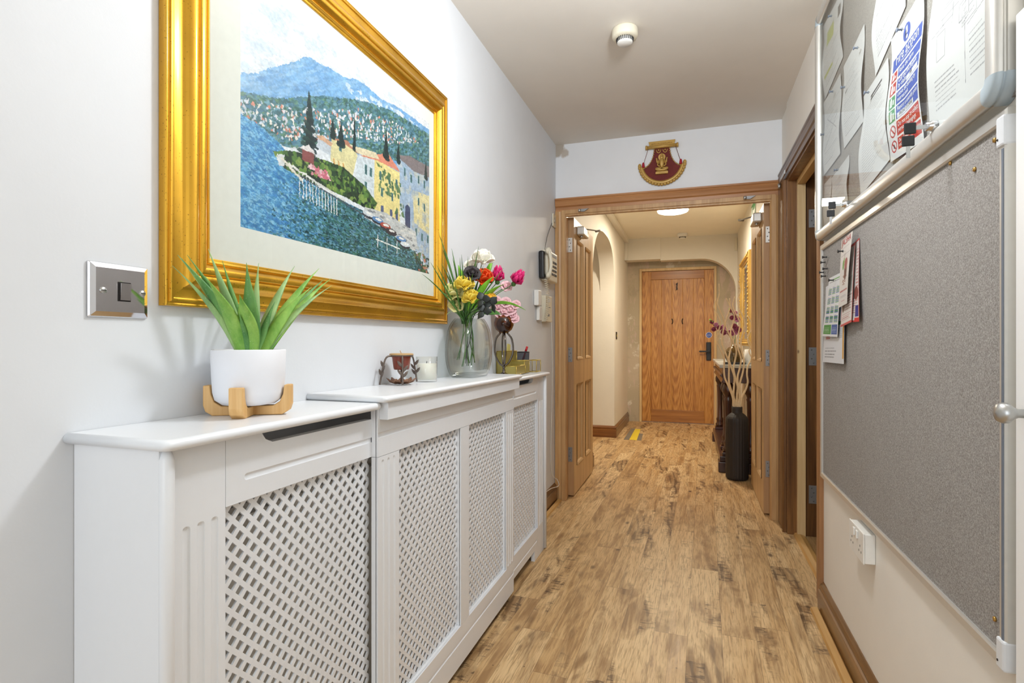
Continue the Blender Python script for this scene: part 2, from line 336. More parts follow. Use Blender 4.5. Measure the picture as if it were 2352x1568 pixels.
# ------------------------------------------------------------------ mesh helpers
class MB:
    def __init__(s): s.v = []; s.f = []; s.mi = []; s.sm = []; s.mats = []; s.cur = 0; s.smooth = False
    def mat(s, m):
        if m not in s.mats: s.mats.append(m)
        s.cur = s.mats.index(m); return s
    def face(s, idx, smooth=None):
        s.f.append(tuple(idx)); s.mi.append(s.cur); s.sm.append(s.smooth if smooth is None else smooth)
    def add(s, vs, fs, smooth=None):
        b = len(s.v); s.v.extend([tuple(p) for p in vs])
        for f in fs: s.face([b+i for i in f], smooth)
        return s
    def box(s, x0, x1, y0, y1, z0, z1):
        x0, x1 = min(x0, x1), max(x0, x1); y0, y1 = min(y0, y1), max(y0, y1); z0, z1 = min(z0, z1), max(z0, z1)
        return s.add([(x0,y0,z0),(x1,y0,z0),(x1,y1,z0),(x0,y1,z0),(x0,y0,z1),(x1,y0,z1),(x1,y1,z1),(x0,y1,z1)],
              [(0,3,2,1),(4,5,6,7),(0,1,5,4),(1,2,6,5),(2,3,7,6),(3,0,4,7)], False)
    def prism(s, poly, fn, d0, d1):
        """poly: list of 2D points; fn(a,b,d) -> xyz"""
        n = len(poly); vs = [fn(a, b, d0) for a, b in poly]+[fn(a, b, d1) for a, b in poly]
        fs = [tuple(range(n))[::-1], tuple(range(n, 2*n))]+[(i, (i+1) % n, n+(i+1) % n, n+i) for i in range(n)]
        return s.add(vs, fs, False)
    def loft(s, rings, closed=True, cap=True, smooth=True):
        n = len(rings[0]); b = len(s.v)
        for r in rings: s.v.extend([tuple(p) for p in r])
        m = n if closed else n-1
        for i in range(len(rings)-1):
            for j in range(m):
                s.face([b+i*n+j, b+i*n+(j+1) % n, b+(i+1)*n+(j+1) % n, b+(i+1)*n+j], smooth)
        if cap and closed:
            s.face([b+j for j in range(n)][::-1], False); s.face([b+(len(rings)-1)*n+j for j in range(n)], False)
        return s
    def lathe(s, prof, c=(0,0,0), n=28, axis='Z', cap=True, smooth=True):
        rings = []
        for r, h in prof:
            ring = []
            for j in range(n):
                a = 2*PI*j/n; u, w = r*math.cos(a), r*math.sin(a)
                p = {'Z': (u, w, h), 'X': (h, u, w), 'Y': (w, h, u)}[axis]
                ring.append((c[0]+p[0], c[1]+p[1], c[2]+p[2]))
            rings.append(ring)
        return s.loft(rings, True, cap, smooth)
    def tube(s, pts, r, n=8, cap=True):
        pts = [Vector(p) for p in pts]; rs = r if isinstance(r, (list, tuple)) else [r]*len(pts)
        rings = []; t0 = (pts[1]-pts[0]).normalized(); up = Vector((0,0,1)) if abs(t0.z) < .9 else Vector((1,0,0)); nrm = t0.cross(up).normalized()
        for i, p in enumerate(pts):
            t = (pts[min(i+1, len(pts)-1)]-pts[max(i-1, 0)]); t = t.normalized() if t.length > 1e-9 else t0
            nrm = (nrm-t*nrm.dot(t)); nrm = nrm.normalized() if nrm.length > 1e-6 else t.orthogonal().normalized(); bn = t.cross(nrm)
            rings.append([p+nrm*(rs[i]*math.cos(2*PI*j/n))+bn*(rs[i]*math.sin(2*PI*j/n)) for j in range(n)])
        return s.loft(rings, True, cap, True)
    def blade(s, pts, ws, th, side, cup=.3, n=10):
        """leaf solid: pts path, ws half widths, th half thickness, side = width direction"""
        pts = [Vector(p) for p in pts]; rings = []
        for i, p in enumerate(pts):
            t = (pts[min(i+1, len(pts)-1)]-pts[max(i-1, 0)]).normalized(); sd = Vector(side); sd = (sd-t*sd.dot(t)).normalized(); nn = t.cross(sd)
            w = ws[i]; h = min(th, w*.5+1e-5); ring = []
            for j in range(n):
                a = 2*PI*j/n; c_, s_ = math.cos(a), math.sin(a)
                ring.append(p+sd*(w*c_)+nn*(h*s_+cup*w*c_*c_))
            rings.append(ring)
        return s.loft(rings, True, True, True)
    def sphere(s, c, r, n=14, m=9, sc=(1,1,1)):
        prof = [(max(1e-4, math.sin(PI*i/m)), -math.cos(PI*i/m)) for i in range(m+1)]
        rings = [[(c[0]+a*r*sc[0]*math.cos(2*PI*j/n), c[1]+a*r*sc[1]*math.sin(2*PI*j/n), c[2]+h*r*sc[2]) for j in range(n)] for a, h in prof]
        return s.loft(rings, True, True, True)
    def mapped(s, fn):
        s.v = [tuple(fn(*p)) for p in s.v]; return s
    def build(s, name, mat=None, parent=None, bevel=0, bseg=2, kind=None, root=None):
        me = bpy.data.meshes.new(name); loc = Vector((0,0,0))
        r = parent
        if r is not None: loc = WL[r.name]
        vs = [(p[0]-loc[0], p[1]-loc[1], p[2]-loc[2]) for p in s.v]
        me.from_pydata(vs, [], s.f); mats = s.mats or [mat]
        for m in mats: me.materials.append(m)
        if s.mats: me.polygons.foreach_set('material_index', s.mi)
        me.polygons.foreach_set('use_smooth', s.sm); me.update()
        import bmesh
        bm = bmesh.new(); bm.from_mesh(me); bmesh.ops.recalc_face_normals(bm, faces=bm.faces); bm.to_mesh(me); bm.free()
        o = bpy.data.objects.new(name, me); COL.objects.link(o)
        if parent is not None: o.parent = parent; 
        WL[o.name] = loc
        if bevel:
            b = o.modifiers.new('bevel', 'BEVEL'); b.width = bevel; b.segments = bseg; b.limit_method = 'ANGLE'; b.angle_limit = math.radians(50)
        if kind: o['kind'] = kind
        return o
WL = {}
def thing(name, label, cat, loc=(0,0,0), group=None, kind=None):
    o = bpy.data.objects.new(name, None); COL.objects.link(o); o.location = loc; o.empty_display_size = .05
    WL[o.name] = Vector(loc)
    if kind: o['kind'] = kind
    if label: o['label'] = label
    if cat: o['category'] = cat
    if group: o['group'] = group
    return o
def tag(o, label, cat, group=None, kind=None):
    o['label'] = label; o['category'] = cat
    if group: o['group'] = group
    if kind: o['kind'] = kind
    return o
def struct(o, label, cat): o['kind'] = 'structure'; o['label'] = label; o['category'] = cat; return o
def bez(p0, p1, p2, n=10):
    p0, p1, p2 = Vector(p0), Vector(p1), Vector(p2)
    return [p0*(1-t)**2+p1*2*t*(1-t)+p2*t*t for t in [i/n for i in range(n+1)]]
def crv(pts, n=8):
    """catmull-rom"""
    P = [Vector(p) for p in pts]; P = [P[0]*2-P[1]]+P+[P[-1]*2-P[-2]]; out = []
    for i in range(1, len(P)-2):
        for k in range(n):
            t = k/n; a, b, c, d = P[i-1], P[i], P[i+1], P[i+2]
            out.append(.5*((2*b)+(c-a)*t+(2*a-5*b+4*c-d)*t*t+(3*b-a-3*c+d)*t**3))
    out.append(P[-2]); return out
def wx(y): return -.912+(y-.5)*(.024/3.135)     # left wall runs very slightly out of parallel

_tc = {}
def text_geo(body, size):
    """glyph outlines as 2D verts and faces, baseline left at 0,0"""
    k = (body, size)
    if k in _tc: return _tc[k]
    cu = bpy.data.curves.new('t', 'FONT'); cu.body = body; cu.size = size; cu.resolution_u = 3
    o = bpy.data.objects.new('t', cu); COL.objects.link(o); bpy.context.view_layer.update()
    me = bpy.data.meshes.new_from_object(o.evaluated_get(bpy.context.evaluated_depsgraph_get()))
    r = ([(v.co.x, v.co.y) for v in me.vertices], [tuple(p.vertices) for p in me.polygons])
    bpy.data.objects.remove(o); bpy.data.curves.remove(cu); bpy.data.meshes.remove(me); _tc[k] = r; return r
def text_on(mb, body, size, a, b, fn, mat, sx=1.0, center=False, rot=0):
    vs, fs = text_geo(body, size)
    if not vs: return
    if center: w = max(v[0] for v in vs)*sx; a -= w/2
    c_, s_ = math.cos(rot), math.sin(rot)
    mb.mat(mat); mb.add([fn(a+x*sx*c_-y*s_, b+x*sx*s_+y*c_) for x, y in vs], fs, False)

class Raster:
    """small colour grid painted with numpy, later a colour attribute of a sheet"""
    def __init__(s, w, h, bg):
        s.w, s.h = w, h; s.a = np.ones((h, w, 3))*np.array(bg)/255.
        s.S, s.T = np.meshgrid(np.linspace(0, 1, w), np.linspace(0, 1, h))
    def put(s, m, c, al=1.): s.a[m] = s.a[m]*(1-al)+np.array(c)/255.*al
    def pm(s, pts):
        m = np.zeros((s.h, s.w), bool); n = len(pts); j = n-1
        for i in range(n):
            xi, yi = pts[i]; xj, yj = pts[j]
            if yi != yj: m ^= ((yi > s.T) != (yj > s.T)) & (s.S < (xj-xi)*(s.T-yi)/(yj-yi)+xi)
            j = i
        return m
    def poly(s, pts, c, al=1.): s.put(s.pm(pts), c, al)
    def rect(s, a, b, c, d, col, al=1.): s.put((s.S >= a) & (s.S <= b) & (s.T >= c) & (s.T <= d), col, al)
    def ell(s, cx, cy, rx, ry, col, al=1.): s.put(((s.S-cx)/rx)**2+((s.T-cy)/ry)**2 < 1, col, al)
    def line(s, p, q, w, col, asp=1., al=1.):
        px, py = p; qx, qy = q; dx, dy = (qx-px), (qy-py)*asp; L = dx*dx+dy*dy+1e-12
        t = np.clip(((s.S-px)*dx+(s.T-py)*asp*dy)/L, 0, 1)
        s.put(((s.S-px-t*dx)**2+((s.T-py)*asp-t*dy)**2) < w*w, col, al)
def sheet(name, R, fn, parent=None, mat=None, step=1):
    """grid mesh with one vertex per raster cell; fn(s,t) -> arrays x,y,z"""
    h, w = R.h, R.w; X, Y, Z = fn(R.S, R.T); loc = WL[parent.name] if parent else (0, 0, 0)
    co = np.stack([X-loc[0], Y-loc[1], Z-loc[2]], -1).reshape(-1, 3)
    i = np.arange((h-1)*(w-1)); r, c = i//(w-1), i % (w-1); a = r*w+c
    F = np.stack([a, a+1, a+w+1, a+w], -1)
    me = bpy.data.meshes.new(name); me.vertices.add(len(co)); me.vertices.foreach_set('co', co.ravel().astype(np.float32))
    me.loops.add(F.size); me.loops.foreach_set('vertex_index', F.ravel().astype(np.int32)); me.polygons.add(len(F))
    me.polygons.foreach_set('loop_start', (np.arange(len(F))*4).astype(np.int32)); me.polygons.foreach_set('use_smooth', np.ones(len(F), bool)); me.update(calc_edges=True)
    ca = me.color_attributes.new('Col', 'FLOAT_COLOR', 'POINT')
    A = np.clip(R.a, 0, 1).reshape(-1, 3); L = np.where(A <= .04045, A/12.92, ((A+.055)/1.055)**2.4)
    ca.data.foreach_set('color', np.concatenate([L, np.ones((len(L), 1))], 1).ravel().astype(np.float32))
    me.materials.append(mat or M['sheet']); me.validate()
    o = bpy.data.objects.new(name, me); COL.objects.link(o); o.parent = parent; WL[o.name] = Vector(loc); return o

# ================================================================== THE SHELL
def bld(name, boxes, mat, label, cat='wall'):
    mb = MB()
    for b in boxes: mb.box(*b)
    return struct(mb.build(name, mat), label, cat)
bld('floor', [(-2.4, 2.1, -2.5, 7.7, -.06, 0)], M['floor'], 'rustic oak plank floor with dark knots running down the hall', 'floor')
mb = MB(); mb.prism([(-2.5, 0), (3.76, 0), (3.76, 2.42), (-2.5, 2.42)], lambda a, b, d: (wx(a)-d, a, b), 0, .12)
struct(mb.build('wall_left', M['wall']), 'white painted wall behind the large gilt-framed picture', 'wall')
bld('wall_right', [(.505, .66, -2.5, 2.60, 0, 2.42), (.505, .66, 2.60, 3.40, 2.0, 2.42), (.515, .66, 3.40, 3.76, 0, 2.42)], M['wall_r'], 'warm white wall with notice boards and side doorway')
mb = MB()
mb.box(-.9, -.842, 3.635, 3.76, 0, 2.42).box(.478, .515, 3.635, 3.76, 0, 2.42).box(-.842, .478, 3.635, 3.76, 1.965, 2.42)
struct(mb.build('wall_end', M['wall_end']), 'pale wall above the open double doors, stained in its top left corner', 'wall')
bld('ceiling', [(-.95, .66, -2.5, 3.76, 2.42, 2.5)], M['ceil'], 'plain off-white ceiling of the near corridor', 'ceiling')
# the corridor behind the viewer, with an added glazed door around the fill light
bld('wall_rear', [(-.95, -.87, -2.5, -2.4, 0, 2.42), (.47, .66, -2.5, -2.4, 0, 2.42), (-.87, .47, -2.5, -2.4, 2.32, 2.42), (-.87, .47, -2.5, -2.4, 0, .3)], M['wall'], 'white wall at the near end of the corridor behind the viewer')
# far hall
arch = [(3.76, 0), (4.72, 0)]
for i in range(73):
    a = PI-PI*i/72; e = 2/(2.4 if i < 36 else 3.2); c_, s_ = math.cos(a), math.sin(a)
    arch.append((5.435+.715*math.copysign(abs(c_)**e, c_), 1.50+.65*abs(s_)**e))
arch += [(6.15, 0), (7.48, 0), (7.48, 2.4), (3.76, 2.4)]
mb = MB(); mb.prism(arch, lambda a, b, d: (-.828-d, a, b), 0, .16)
struct(mb.build('wall_far_left', M['cream']), 'cream wall of the far hall with a pointed archway cut through it', 'wall')
bld('wall_arch_side', [(-2.4, -.988, 6.15, 6.3, 0, 2.4), (-2.4, -2.3, 3.9, 6.15, 0, 2.4), (-2.4, -.988, 3.8, 3.9, 0, 2.4)], M['cream'], 'cream side passage walls seen through the pointed archway')
bld('wall_far_right', [(.527, .66, 3.76, 7.6, 0, 2.4)], M['cream'], 'cream wall of the far hall behind the console table')
bld('ceiling_far', [(-2.4, .66, 3.76, 7.7, 2.4, 2.48)], M['fceil'], 'warm cream ceiling of the far hall', 'ceiling')
lint = [(-.386, 2.4), (.527, 2.4), (.527, 0), (.507, 0), (.507, 1.66)]
for i in range(13):
    a = PI/2*i/12; lint.append((.10+.407*math.cos(a), 1.70+.41*math.sin(a)))
lint += [(-.386, 2.11)]
mb = MB(); mb.prism(lint, lambda a, b, d: (a, d, b), 7.2, 7.36); mb.box(-.828, -.386, 7.17, 7.36, 2.125, 2.4)
struct(mb.build('wall_far_lintel', M['cream']), 'cream lintel wall with a rounded right corner before the oak door', 'wall')
bld('wall_far', [(-.98, -.672, 7.48, 7.6, 0, 2.4), (.297, .66, 7.48, 7.6, 0, 2.4), (-.672, .297, 7.48, 7.6, 2.045, 2.4)], M['plaster'], 'patchy bare plaster wall around the oak door')
# side room shell
bld('wall_side_room', [(.66, 2.1, 1.5, 1.6, 0, 2.4), (2.0, 2.1, 1.6, 3.5, 0, 2.4), (.66, 2.1, 3.5, 3.6, 0, 2.4)], M['wall_r'], 'plain walls of the unlit side room past the right doorway')
bld('ceiling_side', [(.66, 2.1, 1.5, 3.6, 2.4, 2.46)], M['ceil'], 'ceiling of the unlit side room', 'ceiling')

# added glazed rear door (unseen, behind the viewer), framing the fill light
d = thing('added_window_1', 'added white framed glazed door around the unseen rear fill light', 'window', (-.2, -2.42, .3), kind='structure')
MB().box(-.87, -.80, -2.48, -2.40, .3, 2.32).box(.40, .47, -2.48, -2.40, .3, 2.32).box(-.80, .40, -2.48, -2.40, 2.25, 2.32).box(-.80, .40, -2.48, -2.40, .3, .38).box(-.22, -.18, -2.47, -2.41, .38, 2.25).build('added_window_frame', M['doorwhite'], d)
MB().box(-.80, .40, -2.46, -2.455, .38, 2.25).build('pane', M['glass'], d)

# skirtings, casings, linings
def skirt_prof(t=.02, h=.118): return [(0, 0), (t, 0), (t, h*.68), (t*.55, h*.73), (t*.8, h*.80), (t*.55, h*.90), (t*.2, h*.97), (0, h)]
def run_y(name, xf, sgn, y0, y1, prof, mat, label, cat='skirting board'):
    mb = MB(); mb.prism(prof, lambda a, b, d: ((xf(d) if callable(xf) else xf)+sgn*a, d, b), y0, y1)
    return struct(mb.build(name, mat, bevel=.0015), label, cat)
run_y('baseboard_right', .505, -1, -2.4, 2.49, skirt_prof(.022, .108), M['skirt'], 'scuffed brown skirting board below the grey notice board')
run_y('baseboard_left', wx, 1, 2.82, 3.60, skirt_prof(.020, .12), M['skirt'], 'short brown skirting board between radiator cover and door frame')
run_y('baseboard_far_left', -.828, 1, 6.17, 7.45, skirt_prof(.022, .13), M['skirt'], 'brown skirting board running up to the oak door')
run_y('baseboard_far_door', -.828, 1, 3.78, 4.70, skirt_prof(.022, .13), M['skirt'], 'brown skirting board behind the open left leaf')
mb = MB(); mb.prism(skirt_prof(.022, .13), lambda a, b, d: (d, 6.15-a, b), -2.3, -.806)
struct(mb.build('baseboard_arch', M['skirt_x']), 'brown skirting board inside the archway', 'skirting board')
run_y('baseboard_far_right', .527, -1, 3.78, 7.2, skirt_prof(.02, .13), M['skirt'], 'brown skirting board behind the console table')
# double door casing
def casing_prof(w=.072, t=.028): return [(0, 0), (0, t), (.010, t), (.016, t*.82), (.026, t*.95), (.040, t*.78), (.052, t*.82), (.060, t*.5), (w, t*.45), (w, 0)]
mb = MB().mat(M['casing'])
mb.prism([(z, t) for z, t in casing_prof(.088, .034)], lambda a, b, d: (d, 3.635-b, 2.047-a), -.886, .505)
struct(mb.build('trim_1', None, bevel=.001), 'reddish brown moulded head casing over the double doorway', 'door frame')
mb = MB(); mb.prism(casing_prof(.075, .03), lambda a, b, d: (-.886+a, 3.635-b, d), 0, 1.958)
struct(mb.build('trim_2', M['casing_z'], bevel=.001), 'brown pine casing left of the double doorway', 'door frame')
mb = MB(); mb.prism(casing_prof(.052, .03), lambda a, b, d: (.505-a, 3.635-b, d), 0, 1.958)
struct(mb.build('trim_3', M['casing_z'], bevel=.001), 'brown pine casing right of the double doorway', 'door frame')
mb = MB(); mb.box(-.842, -.815, 3.607, 3.70, 0, 1.965).box(.453, .478, 3.607, 3.70, 0, 1.965).box(-.815, .453, 3.607, 3.70, 1.938, 1.965)
mb.box(-.815, .453, 3.612, 3.64, 1.925, 1.938)
struct(mb.build('trim_4', M['casing_z'], bevel=.002), 'brown door lining carrying the two door leaves', 'door frame')
# side doorway
mb = MB(); cp = casing_prof(.085, .018)
mb.prism(cp, lambda a, b, d: (.505-b, d, 2.075-a), 2.50, 3.60)
struct(mb.build('trim_5', M['dark_stain_y'], bevel=.001), 'dark stained head casing above the side doorway', 'door frame')
mb = MB(); mb.prism([(0, 0), (0, .016), (.1, .016), (.12, .02), (.15, .012), (.19, .02), (.20, .014), (.20, 0)], lambda a, b, d: (.505-b, 3.60-a, d), 0, 1.99)
struct(mb.build('trim_6', M['dark_stain'], bevel=.001), 'dark stained casing between the double doors and side doorway', 'door frame')
mb = MB(); mb.prism(casing_prof(.10, .016), lambda a, b, d: (.505-b, 2.485+a, d), .0, 1.99)
struct(mb.build('trim_7', M['orange_z'], bevel=.001), 'orange brown casing at the left edge of the notice board', 'door frame')
mb = MB(); mb.box(.505, .66, 3.375, 3.40, 0, 2.0).box(.505, .66, 2.585, 2.61, 0, 2.0).box(.505, .66, 2.61, 3.375, 1.975, 2.0)
struct(mb.build('trim_8', M['dark_stain'], bevel=.002), 'dark stained lining of the side doorway', 'door frame')
mb = MB(); mb.mat(M['pale']).box(.552, .593, 3.348, 3.375, 0, 1.945); mb.mat(M['pale_y']).box(.552, .593, 2.61, 3.375, 1.945, 1.975); mb.mat(M['pale']).box(.552, .593, 2.61, 2.637, 0, 1.945)
struct(mb.build('trim_9', None, bevel=.0015), 'new pale pine door stop battens in the side doorway', 'door frame')
mb = MB(); mb.prism([(0, 0), (.008, .012), (.03, .016), (.05, .010), (.062, 0)], lambda a, b, d: (.535+a, d, b), 2.61, 3.375)
struct(mb.build('trim_10', M['trimfloor']), 'pale threshold strip on the floor of the side doorway', 'threshold')
MB().box(.452, .483, -1.5, 2.47, 0, .012).mapped(lambda x, y, z: (x-.00, y, z))
o = MB(); o.prism([(0, 0), (.032, 0), (.032, .006), (.026, .013), (.004, .010)], lambda a, b, d: (.450+a, d, b), -2.3, 2.46)
struct(o.build('trim_11', M['trimfloor']), 'pale oak edging strip along the right skirting board', 'floor trim')
o = MB(); o.prism([(0, 0), (.03, 0), (.026, .010), (.004, .013)], lambda a, b, d: (wx(d)+.022+a, d, b), 2.82, 3.60)
struct(o.build('trim_12', M['trimfloor']), 'pale oak edging strip by the left door frame', 'floor trim')
o = MB(); o.box(-.828, -.775, 3.77, 7.15, 2.345, 2.40).box(-.828, -.79, 7.12, 7.17, 2.12, 2.40)
struct(o.build('trim_13', M['cream'], bevel=.004), 'cream boxed trunking along the far hall ceiling', 'trunking')

# ================================================================== DOORS
def panel_leaf(name, label, xa, xb, y0, y1, z0, z1, mouldface):
    """leaf folded back along the hall: thickness in x, width in y"""
    r = thing(name, label, 'door', ((xa+xb)/2, y0, z0), kind='structure')
    w = y1-y0; st = .10; mid = (y0+y1)/2; panels = [(y0+st, mid-.045, .95, 1.80), (mid+.045, y1-st, .95, 1.80), (y0+st, mid-.045, .20, .775), (mid+.045, y1-st, .20, .775)]
    mb = MB()
    # stiles and rails
    ys = [y0, y0+st, mid-.045, mid+.045, y1-st, y1]
    mb.mat(M['door_wood'])
    for a, b in ((0, 1), (2, 3), (4, 5)): mb.box(xa, xb, ys[a]+(.0006 if a == 0 else 0), ys[b], z0, z1)
    for a, b in ((1, 2), (3, 4)):
        for c, d_ in ((z0, .20), (.775, .95), (1.80, z1)): mb.box(xa, xb, ys[a], ys[b], c, d_)
    mb.mat(M['door_edge']); mb.box(xa, xb, y0, y0+.0006, z0, z1)
    mb.build('leaf_frame', None, r)
    for (a, b, c, d_) in panels:
        m = MB(); m.box(xa+.014, xb-.014, a, b, c, d_)
        for sx in ((xb, -1), (xa, 1)):
            f = lambda u, v, h: (sx[0]+sx[1]*h, u, v)
            for (p, q) in (((a, c), (b, c)), ((b, c), (b, d_)), ((b, d_), (a, d_)), ((a, d_), (a, c))):
                cx, cz = (a+b)/2, (c+d_)/2
                def inn(pt, k): return (pt[0]+k*(1 if pt[0] < cx else -1), pt[1]+k*(1 if pt[1] < cz else -1))
                P = [f(*p, -.004), f(*q, -.004), f(*inn(q, .012), .002), f(*inn(p, .012), .002), f(*inn(q, .018), .014), f(*inn(p, .018), .014)]
                m.add(P, [(0, 1, 2, 3), (3, 2, 4, 5)], False)
        m.build('panel', M['door_wood'], r)
    return r
def hinge(parent, x0, x1, y, zc, knx, mat=None, h=.10):
    m = MB(); m.box(x0, x1, y-.0025, y, zc-h/2, zc+h/2)
    o = m.build('hinge', mat or M['hinge'], parent, bevel=.0008)
    k = MB(); k.tube([(knx, y-.004, zc-h/2), (knx, y-.004, zc+h/2)], .0052, 10); k.build('knuckle', mat or M['hinge'], o)
    s = MB()
    for i, dz in enumerate((-.036, -.012, .012, .036)): s.lathe([(.0001, -.0032), (.0036, -.0028), (.0036, 0)], (x0+(x1-x0)*(.35 if i % 2 else .6), y-.0022, zc+dz*h/.1), 10, 'Y')
    s.build('screw', M['alu_dark'], o)
def closer(parent, x, sgn, y0, z):
    m = MB(); m.box(x, x+sgn*.052, y0, y0+.19, z-.03, z+.03); o = m.build('door_closer', M['alu'], parent, bevel=.008)
    a = MB(); a.lathe([(.010, -.045), (.012, -.03)], (x+sgn*.026, y0+.05, z), 12)
    a.build('spindle', M['steel'], o)
    b = MB(); b.tube(crv([(x+sgn*.03, y0+.13, z+.034), (x+sgn*.075, y0+.22, z+.04), (x+sgn*.10, y0+.31, z+.05)], 5), .005, 6); b.tube([(x+sgn*.085, y0+.30, z+.046), (x+sgn*.11, y0+.335, z+.056)], .009, 6)
    b.build('closer_arm', M['hinge'], o)
L = panel_leaf('door_1', 'left open pine door leaf with four tall narrow panels', -.820, -.777, 3.708, 4.46, .012, 1.935, 1)
for i, z in enumerate((1.745, .985, .295)): hinge(L, -.818, -.788, 3.707, z, -.822, M['alu'] if i == 0 else None)
closer(L, -.777, 1, 3.80, 1.862)
Rr = panel_leaf('door_2', 'right open pine door leaf beside the tall black vase', .421, .464, 3.70, 4.45, .012, 1.935, -1)
for i, z in enumerate((1.74, .975, .288)): hinge(Rr, .432, .462, 3.699, z, .466, M['alu'] if i == 0 else None)
closer(Rr, .421, -1, 3.79, 1.872)
# far oak door
D3 = thing('door_3', 'golden oak far door with five vertical boards and black handle', 'door', (-.19, 7.5, 0), kind='structure')
m = MB(); X0, X1, ZB, ZT = -.640, .266, .006, 2.008
m.mat(M['oak']); m.box(X0, X0+.115, 7.50, 7.54, ZB, ZT); m.box(X1-.115, X1, 7.50, 7.54, ZB, ZT)
m.build('stile', None, D3, bevel=.003)
m = MB(); m.box(X0+.115, X1-.115, 7.501, 7.54, ZT-.11, ZT); m.box(X0+.115, X1-.115, 7.501, 7.54, ZB, ZB+.16); m.build('rail', M['oak_x'], D3, bevel=.003)
xs_ = np.linspace(X0+.115, X1-.115, 6)
for i in range(5):
    MB().box(xs_[i]+.0001, xs_[i+1]-.0001, 7.508, 7.53, ZB+.16, ZT-.11).build('board', M['oak'], D3, bevel=.003)
m = MB(); m.box(.172, .232, 7.478, 7.50, .828, 1.066); o = m.build('lock_plate', M['black'], D3, bevel=.008)
m = MB(); m.lathe([(.018, -.03), (.018, 0)], (.205, 7.478, .945), 14, 'Y'); m.box(.085, .215, 7.440, 7.455, .936, .956); m.build('lever', M['black'], o, bevel=.003)
m = MB().mat(M['white']); m.lathe([(.0385, .0005), (.0385, .0015)], (.205, 7.4975, 1.158), 24, 'Y'); m.mat(M['blue']); m.lathe([(.035, 0), (.035, .0015)], (.205, 7.4975, 1.158), 24, 'Y')
f = lambda a, b: (.205+a, 7.4966, 1.158+b)
text_on(m, 'Fire door', .017, 0, .006, f, M['white'], center=True); text_on(m, 'keep shut', .017, 0, -.014, f, M['white'], center=True)
m.build('sticker', None, D3)
m = MB(); f = lambda a, b, d: (-.192+a, 7.50-d, 1.757+b)
m.prism([(-.018, -.01), (-.008, -.004), (.004, .002), (.010, .0), (.006, .04), (.010, .095), (-.014, .075), (-.016, .068), (-.004, .07), (-.008, .03), (-.008, .008)], f, .001, .008)
m.build('number_one', M['blackiron'], D3)
m = MB()
for k, sg in ((-.245, 1), (-.128, -1)):
    m.tube([(k+sg*.018*math.cos(a)-sg*.018, 7.493, 1.34+.036*math.sin(a)) for a in np.linspace(-1.3, 1.3, 9)], .006, 6)
m.build('knocker', M['blackiron'], D3)
m = MB(); fr = M['pale']
m.mat(fr).box(-.672, -.642, 7.462, 7.54, 0, 2.045).box(.268, .297, 7.462, 7.54, 0, 2.045).box(-.642, .268, 7.462, 7.54, 2.011, 2.045)
struct(m.build('trim_14', None, bevel=.001), 'pale new timber frame around the oak door', 'door frame')
# side room door leaf
D4 = thing('door_4', 'dark side room door opened away, its edge past the hinges', 'door', (.66, 3.32, 0), kind='structure')
MB().box(.672, 1.42, 3.325, 3.362, .01, 1.96).build('leaf', M['darkdoor'], D4, bevel=.002)
for z in (1.757, .995, .233): hinge(D4, .612, .650, 3.3745, z, .656, M['hinge'])
# cupboard door on right wall near the viewer
D5 = thing('door_5', 'white cupboard door with a round steel knob at the right edge', 'door', (.50, .9, 0), kind='structure')
MB().box(.490, .5045, .35, 1.078, .12, 1.60).build('leaf', M['doorwhite'], D5, bevel=.002)
m = MB(); m.lathe([(.007, 0), (.007, -.012), (.010, -.018), (.0155, -.024), (.0165, -.031), (.013, -.038), (.0001, -.041)], (.490, 1.045, .968), 20, 'X'); m.build('knob', M['steel'], D5)

# keeps on the head casing and on the side casing
for nm, x, lab in (('a', -.715, 'small metal door closer bracket on the lintel, left one'), ('b', .305, 'small metal door closer bracket on the lintel, right one')):
    t = thing('closer_bracket', lab, 'bracket', (x, 3.60, 1.965), 'closer brackets on the lintel')
    m = MB(); m.lathe([(.0001, .008), (.009, .006), (.009, -.012), (.0001, -.014)], (x, 3.592, 1.955), 14); m.build('stud', M['steel'], t)
    m = MB(); m.prism([(-.008, 0), (.06, 0), (.03, -.018), (0, -.016)], lambda a, b, d: (x+a, 3.600-d, 1.962+b), 0, .006); m.build('plate', M['hinge'], t)
t = thing('closer_bracket', 'long steel closer arm bracket on the dark side casing', 'bracket', (.48, 3.47, 2.0))
m = MB(); m.prism([(0, 0), (.13, .004), (.13, -.016), (.04, -.022), (0, -.016)], lambda a, b, d: (.487-.004-d, 3.49-a*1.5, 2.012+b), 0, .004); m.build('plate', M['steel'], t)
MB().lathe([(.008, -.022), (.008, .004)], (.478, 3.475, 1.985), 12).build('stud', M['steel'], t)

